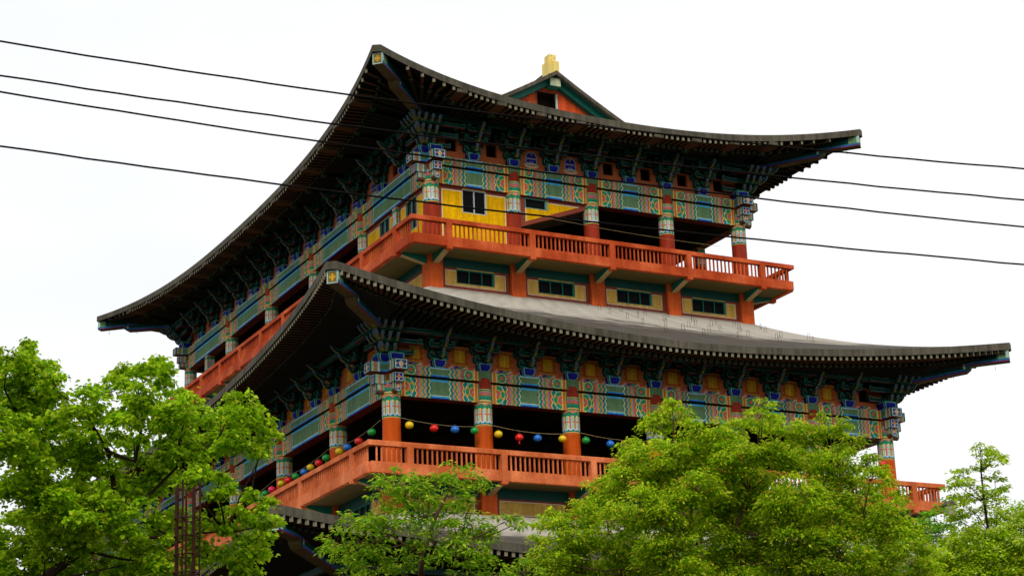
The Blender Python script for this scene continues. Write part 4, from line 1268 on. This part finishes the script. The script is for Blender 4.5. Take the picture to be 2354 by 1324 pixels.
# ================================================================== power cables
WIRES = [([(0, 96), (840, 222), (1240, 273), (1520, 309), (2020, 361), (2354, 387)], 'topmost black overhead cable crossing just under the upper roof corner', 0),
         ([(0, 175), (640, 266), (900, 302), (1160, 335.5), (1520, 378), (2020, 430.5), (2354, 458)], 'second black overhead cable from the top, passing across the upper brackets', .25),
         ([(0, 212), (640, 311.7), (900, 347.5), (1520, 431), (2020, 487), (2354, 521)], 'third black overhead cable from the top, running close below the second', .1),
         ([(0, 336), (400, 392.6), (760, 437.8), (1480, 522.8), (2000, 577.6), (2354, 607)], 'lowest black overhead cable, crossing in front of the upper balcony rail', -.2)]
def quadfit(pts):
    # least squares y = a + b x + c x^2
    import numpy as np
    X = np.array([p[0] for p in pts], float); Y = np.array([p[1] for p in pts], float)
    return np.polyfit(X, Y, 2)
for k, (pts, lab, dd) in enumerate(WIRES):
    q = quadfit(pts); rn = random.Random(k)
    P = []
    for i in range(49):
        x_ = -500+i*70.0
        P.append(at(x_, q[0]*x_*x_+q[1]*x_+q[2]+rn.uniform(-.8, .8), 21.5+dd+x_*.0012))
    b = MB(); b.tube(P, .0112, 7, 'cable_black'); tag(obj('power_cable', b), lab, 'cable', 'overhead cables crossing the sky')

# ================================================================== rebar cage of an unfinished pillar
base = at(428, 1324, 19.0)
bx, by = base.x, base.y
rc = thing('rebar_cage', 'rusty steel reinforcement cage of an unfinished pillar standing before the left tree', 'rebar', (bx, by, 0))
tops = [1098, 1106, 1094, 1108, 1092, 1110, 1096]
for k in range(7):
    th = 2*pi*k/7+.35; R_ = .112
    x_, y_ = bx+R_*cos(th), by+R_*sin(th)
    zt = at(428, tops[k], 19.0).z
    b = MB(); b.tube([(x_, y_, 0), (x_+.004*k, y_, zt*.6), (x_+.006*(k-3), y_+.006, zt)], .0115, 7, 'rust'); obj('vertical_bar', b, rc)
z_ = .4; zt = at(428, 1185, 19.0).z
while z_ <= zt+.01:
    b = MB(); b.tube([(bx+.125*cos(2*pi*i/16), by+.125*sin(2*pi*i/16), zt-z_+.4+.004*sin(i*1.7)) for i in range(17)], .007, 5, 'rust', caps=False); obj('hoop', b, rc); z_ += .18

# ================================================================== trees
def leafcol(rnd, pal):
    a = lin(rnd.choice(pal)); k = rnd.uniform(.70, 1.12); return (a[0]*k*rnd.uniform(.95, 1.18), a[1]*k, a[2]*k*.6)
GREENS = ['#a0ca20', '#90be1c', '#b0d62e', '#78aa1a', '#c2dc46', '#669a18', '#88b81e']
def tree(name, label, base, trunk, clumps, leaf, dens, shape, pal, seed, spn=9, sr=(.24, .46), rad=.14, bark='bark', flower=None, droop=.35, twigs=True, cat='tree'):
    """trunk: polyline of points; clumps: (centre, radius); leaf: length; dens: leaves per clump of unit radius"""
    rnd = random.Random(seed)
    root = thing(name, label, cat, (base.x, base.y, 0))
    tb = MB(); cr = MB(); mi = cr.mi('leaf'); cr.paint = True
    pts = [Vector((base.x, base.y, -.2))]+trunk[0]
    rr = [rad*(1-.82*i/(len(pts)-1)) for i in range(len(pts))]
    tb.tube(pts, rr, 10, bark)
    for br in trunk[1:]:
        s_ = min(trunk[0], key=lambda p: (p-br[0]).length); q = [s_]+br
        tb.tube(q, [rad*.42*(1-.75*i/(len(q)-1)) for i in range(len(q))], 8, bark)
    trunk = [p for br in trunk for p in br]
    for (c, r) in clumps:
        # limb from the nearest lower trunk point
        cand = [p for p in trunk if p.z < c.z+.2] or trunk[:1]
        s = min(cand, key=lambda p: (p-c).length + max(0, 1.2-(c.z-p.z))*.6)
        mid = s.lerp(c, .5)+Vector((rnd.uniform(-.12, .12), rnd.uniform(-.12, .12), -.10*(s-c).length+rnd.uniform(0, .1)))
        l = (s-c).length; r0 = min(.008+.011*l, rad*.3)
        if l > .15: tb.tube([s, s.lerp(mid, .5)+Vector((0, 0, -.02)), mid, mid.lerp(c, .55), c], [r0, r0*.8, r0*.6, r0*.42, r0*.25], 6, bark)
        leaves = []
        ns = 4+int(spn*(r/.5)**2)
        for _ in range(ns):
            d = Vector((rnd.gauss(0, 1), rnd.gauss(0, 1), 0)).normalized(); zz = rnd.uniform(-.6, 1.0); d = Vector((d.x*sqrt(1-zz*zz), d.y*sqrt(1-zz*zz), zz*.88))
            t_ = c+d*r*rnd.choice((rnd.uniform(.45, 1.05), rnd.uniform(.7, 1.3)))
            if twigs:
                m2 = c.lerp(t_, .55)+Vector((0, 0, -.05*r)); tb.tube([c, m2, t_], [r0*.3, r0*.2, r0*.08], 4, bark, caps=False)
            a = max(.09, min(.36, rnd.uniform(*sr)*r)); tone = rnd.uniform(.78, 1.18)
            out = Vector((d.x, d.y, 0))
            for _ in range(int(dens*a*a)+6):
                gx, gy = rnd.gauss(0, a*.52), rnd.gauss(0, a*.52)
                leaves.append((t_+Vector((gx, gy, rnd.gauss(0, a*.26)-.35*(gx*gx+gy*gy)/a)), Vector((gx, gy, 0))/a+out*.6, tone))
        for _ in range(int(dens*r*r*.05)):
            d = Vector((rnd.gauss(0, 1), rnd.gauss(0, 1), rnd.gauss(0, 1))).normalized()*r*(rnd.random()**.5)
            leaves.append((c+Vector((d.x, d.y, d.z*.85)), d, .9))
        for (p, od, tone) in leaves:
            L_ = leaf*rnd.uniform(.62, 1.25)
            ax = (od*.8+Vector((rnd.gauss(0, .55), rnd.gauss(0, .55), -droop*rnd.uniform(.2, 1.6)+.1)))
            if ax.length < .05: continue
            ax.normalize()
            up = Vector((rnd.gauss(0, .42), rnd.gauss(0, .42), 1)).normalized()
            sd_ = ax.cross(up)
            if sd_.length < 1e-3: continue
            sd_.normalize(); nn = sd_.cross(ax)
            i0 = len(cr.v); w = L_*shape[0]
            fold = nn*(w*.35)
            col = tuple(v*tone for v in leafcol(rnd, pal))
            if flower and rnd.random() < flower[1]*(1 if p.z > c.z+r*.15 else .15): col = lin(flower[0])
            if shape[1] == 'heart':
                V = [p, p+ax*L_*.18+sd_*w*.62+fold*.6, p+ax*L_*.5+sd_*w*.72+fold*.8, p+ax*L_, p+ax*L_*.5-sd_*w*.72+fold*.8, p+ax*L_*.18-sd_*w*.62+fold*.6]
                F_ = [(0, 1, 2, 3), (0, 3, 4, 5)]
            else:
                V = [p, p+ax*L_*.45+sd_*w*.6+fold, p+ax*L_, p+ax*L_*.45-sd_*w*.6+fold]
                F_ = [(0, 1, 2), (0, 2, 3)]
            cr.v += [tuple(v) for v in V]
            for f in F_: cr.f.append(tuple(i0+i for i in f)); cr.m.append(mi); cr.c.append(col); cr.smooth.append(False)
    obj('trunk', tb, root); obj('crown', cr, root)
    return root
def clumps_at(lst, dist, rnd, spread):
    out = []
    for (px, py, r) in lst:
        d = dist+rnd.uniform(-spread, spread); out.append((at(px, py, d), r/FPX*d))
    return out
def line_at(lst, dist): return [at(px, py, dist) for px, py in lst]
rn = random.Random(3)
# left: broad heart-leaved tree close by
D = 24.0
LT = [(15, 825, 52), (60, 865, 62), (125, 895, 50), (30, 920, 85), (110, 960, 80), (190, 935, 62), (30, 1020, 85), (120, 1050, 85), (40, 1130, 90), (130, 1150, 80), (45, 1240, 85), (140, 1260, 75), (40, 1320, 80),
      (205, 1010, 60), (225, 1090, 70), (215, 1180, 70), (230, 1290, 75), (300, 850, 38), (330, 850, 36), (355, 840, 30), (270, 895, 40), (320, 905, 50), (380, 890, 40), (300, 970, 65), (370, 960, 65), (430, 950, 60), (490, 945, 52), (545, 950, 55), (590, 965, 38), (605, 1000, 30), (600, 1045, 34),
      (330, 1040, 62), (410, 1030, 60), (480, 1015, 55), (540, 1020, 50), (300, 1120, 65), (370, 1120, 60), (450, 1090, 48), (500, 1120, 45), (330, 1200, 65), (400, 1210, 60), (470, 1190, 55), (540, 1180, 52), (585, 1150, 40), (600, 1200, 40), (320, 1290, 65), (400, 1300, 60), (480, 1280, 60), (560, 1260, 52), (600, 1250, 38), (540, 1315, 48), (62, 800, 18), (110, 845, 24), (170, 1330, 60), (260, 1340, 60)]
B0 = at(60, 1500, D); B0 = Vector((B0.x, B0.y, 0))
tree('broadleaf_tree', 'large bright green heart-leaved tree filling the lower left corner', B0, [line_at([(60, 1420), (100, 1330), (190, 1262), (235, 1200), (262, 1120), (250, 1040), (200, 960)], D), line_at([(285, 1185), (350, 1130), (420, 1060), (500, 1010)], D), line_at([(300, 1240), (400, 1230), (520, 1220)], D), line_at([(80, 1200), (60, 1080), (40, 950)], D), line_at([(310, 1060), (330, 960), (330, 880)], D)],
     [(c, r*.93) for c, r in clumps_at(LT, D, rn, 1.0)], 0.060, 5600, (.62, 'heart'), GREENS, 21, spn=21, sr=(.26, .5), rad=.085, bark='bark_dark', droop=.75)
# centre: young tree with pointed leaves before the bottom roof
D = 36.0
CT = [(905, 1105, 34), (875, 1118, 26), (935, 1115, 36), (1010, 1105, 36), (1050, 1090, 34), (1085, 1105, 26), (1110, 1112, 18), (960, 1145, 44), (905, 1150, 30), (1030, 1140, 40), (870, 1180, 24), (985, 1180, 40), (1045, 1180, 36), (800, 1200, 34), (835, 1205, 36), (930, 1205, 42), (885, 1215, 40), (1010, 1225, 44), (1080, 1205, 42), (1120, 1225, 30), (1165, 1195, 24), (1195, 1200, 22), (775, 1250, 30), (820, 1262, 38), (870, 1262, 38), (760, 1255, 20), (800, 1300, 36), (860, 1308, 42), (920, 1310, 42), (1060, 1280, 38), (1100, 1262, 36), (1080, 1316, 40), (1000, 1275, 26), (950, 1260, 28), (1150, 1320, 36), (1210, 1318, 34)]
B0 = at(968, 1324, D); B0 = Vector((B0.x, B0.y, 0))
tree('young_tree', 'young tree with thin forked trunk and pointed leaves in front of the bottom roof', B0, [line_at([(968, 1330), (968, 1276), (985, 1235), (1005, 1180), (1030, 1130), (1045, 1095)], D), line_at([(930, 1250), (900, 1230), (850, 1215)], D), line_at([(1010, 1262), (1060, 1245)], D), line_at([(950, 1190), (930, 1140)], D)],
     [(c, r*1.08) for c, r in clumps_at(CT, D, rn, .35)], .12, 1150, (.34, 'lance'), ['#90c02c', '#78ac26', '#a6cc3a', '#649c24', '#bcd448', '#5a9226'], 22, spn=17, rad=.075, droop=.5)
# right: wide dense tree
D = 43.0
RT = [(1755, 925, 22), (1750, 955, 34), (1700, 985, 40), (1545, 930, 22), (1550, 965, 40), (1500, 985, 36), (1600, 990, 36), (1650, 1010, 44), (1800, 985, 42), (1850, 1000, 44), (1905, 985, 36), (1935, 985, 26), (1955, 1020, 36), (1450, 1020, 26), (1480, 1045, 48), (1550, 1040, 52), (1620, 1060, 56), (1700, 1060, 56), (1780, 1060, 56), (1860, 1060, 52), (1930, 1065, 46), (1985, 1075, 34), (2000, 1105, 36), (1440, 1100, 46), (1510, 1110, 56), (1590, 1125, 58), (1670, 1130, 60), (1750, 1130, 60), (1830, 1130, 58), (1905, 1130, 54), (1970, 1140, 48), (2030, 1140, 40), (2062, 1175, 26), (1380, 1120, 34), (1400, 1165, 48), (1470, 1180, 58), (1550, 1195, 60), (1640, 1205, 62), (1730, 1205, 62), (1820, 1205, 62), (1900, 1200, 58), (1970, 1200, 52), (2040, 1205, 46), (2095, 1215, 30), (1330, 1185, 44), (1285, 1195, 34), (1260, 1215, 30), (1310, 1240, 50), (1370, 1245, 56), (1450, 1260, 62), (1540, 1275, 64), (1640, 1285, 66), (1740, 1285, 66), (1840, 1285, 66), (1930, 1280, 62), (2010, 1275, 56), (2080, 1265, 48), (1260, 1290, 42), (1330, 1315, 52), (1430, 1330, 58), (1560, 1335, 60), (1700, 1340, 62), (1850, 1340, 62), (2000, 1330, 60), (2110, 1320, 46), (1235, 1250, 26)]
B0 = at(1680, 1500, D); B0 = Vector((B0.x, B0.y, 0))
tree('dense_tree', 'wide dense light green tree covering the right half of the lower balcony', B0, [line_at([(1690, 1400), (1700, 1300), (1690, 1220), (1720, 1130), (1740, 1050)], D), line_at([(1600, 1250), (1560, 1150), (1540, 1060)], D), line_at([(1800, 1240), (1870, 1150), (1910, 1080)], D), line_at([(1520, 1290), (1400, 1230), (1320, 1210)], D), line_at([(1880, 1280), (1990, 1220)], D)],
     [(c, r*1.02) for c, r in clumps_at(RT, D, rn, 1.4)], .10, 1900, (.46, 'lance'), ['#a0c820', '#8cba1a', '#b2d42e', '#76a81a', '#c0d83e', '#64981a', '#c6cc4c'], 23, spn=14, sr=(.26, .58), rad=.11, droop=.6)
# far right: slender tree with cream blossom
D = 46.0
ST = [(2255, 1035, 26), (2285, 1055, 26), (2262, 1070, 24), (2295, 1040, 16), (2215, 1095, 28), (2195, 1110, 22), (2235, 1115, 24), (2285, 1095, 20), (2300, 1120, 18), (2230, 1140, 30), (2270, 1135, 22), (2205, 1150, 28), (2295, 1150, 24), (2240, 1180, 34), (2190, 1190, 30), (2290, 1190, 30), (2330, 1205, 34), (2250, 1225, 44), (2310, 1235, 42), (2200, 1240, 40), (2230, 1290, 48), (2300, 1290, 50), (2350, 1280, 44), (2180, 1300, 40), (2260, 1335, 50), (2340, 1335, 50)]
B0 = at(2275, 1450, D); B0 = Vector((B0.x, B0.y, 0))
tree('blossom_tree', 'slender tree with cream blossom and a bare upper stem at the right edge', B0, [line_at([(2278, 1380), (2275, 1290), (2272, 1220), (2262, 1150), (2255, 1080), (2258, 1045)], D)],
     [(c, r*(.86 if c.z > 9.2 else 1.4)) for c, r in clumps_at(ST, D, rn, .6)], .10, 2400, (.42, 'lance'), ['#a8cc24', '#94be20', '#b8d834', '#7eac1e', '#c8dc4c'], 24, spn=20, rad=.06, bark='bark_dark', flower=('#dce4a0', .12), droop=.5)
# behind: darker tree between the two and one at the far edge
D = 58.0
BT = [(2170, 1165, 22), (2150, 1195, 28), (2085, 1215, 34), (2130, 1215, 38), (2160, 1225, 42), (2110, 1250, 46), (2165, 1290, 50), (2060, 1235, 44), (2120, 1320, 50)]
B0 = at(2120, 1450, D); B0 = Vector((B0.x, B0.y, 0))
tree('dark_tree', 'darker green tree showing between the dense tree and the blossom tree', B0, [line_at([(2120, 1380), (2118, 1290), (2112, 1210)], D)], clumps_at(BT, D, rn, .8), .15, 900, (.4, 'lance'), ['#6cac2c', '#7cb834', '#5a9828', '#8cc440'], 25, rad=.14, bark='bark_dark')
D = 66.0
ET = [(2150, 1310, 40), (2220, 1330, 46), (2180, 1265, 34), (2330, 1180, 34), (2360, 1185, 34), (2345, 1215, 40), (2300, 1215, 30), (2375, 1230, 44), (2340, 1270, 44), (2390, 1290, 44)]
B0 = at(2350, 1450, D); B0 = Vector((B0.x, B0.y, 0))
tree('background_tree', 'mid green tree far behind at the right frame edge', B0, [line_at([(2350, 1380), (2350, 1280), (2346, 1220)], D)], clumps_at(ET, D, rn, .8), .15, 900, (.42, 'lance'), ['#94c02a', '#a0cc34', '#80b024', '#b0d444'], 26, rad=.16, bark='bark_dark')

# ================================================================== street lamp and house behind the trees
D = 70.0
p = at(2183, 1175, D)
t = thing('street_lamp', 'thin grey lamp pole seen through the gap right of the lower balcony', 'lamp', (p.x, p.y, 0))
b = MB(); b.tube([(p.x, p.y, 0), (p.x, p.y, p.z-.1)], [.09, .05], 8, 'stone_base'); obj('pole', b, t)
b = MB(); b.box(p.x-.16, p.x+.16, p.y-.16, p.y+.16, p.z-.12, p.z+.22, 'stone_base'); b.prism([(-.22, .22), (.22, .22), (0, .4)], -.22, .22, lambda a, z, w: (p.x+a, p.y+w, p.z+z), 'concrete_edge'); obj('lamp_head', b, t)
D = 95.0
p = at(2140, 1262, D); hx, hy, hz = p.x, p.y, p.z
t = thing('neighbouring_house', 'pinkish grey house roof glimpsed low between the trees at right', 'house', (hx, hy, 0))
mat('house_wall', '#c9b0a6', .8, .2, 1.0); mat('house_roof', '#a79aa0', .8, .25, 1.0)
b = MB(); b.box(hx-5, hx+7, hy, hy+8, 0, hz-.6, 'house_wall'); obj('wall', b, t)
b = MB(); b.prism([(-.6, hz-.6), (8.6, hz-.6), (4, hz+1.6)], hx-5.5, hx+7.5, lambda a, z, w: (w, hy+a, z), 'house_roof'); obj('roof', b, t)
for k in range(3):
    b = MB(); b.box(hx-3.5+k*3.6, hx-2.1+k*3.6, hy-.04, hy-.005, hz-3.2, hz-1.7, 'glass_dark'); obj('window', b, t)
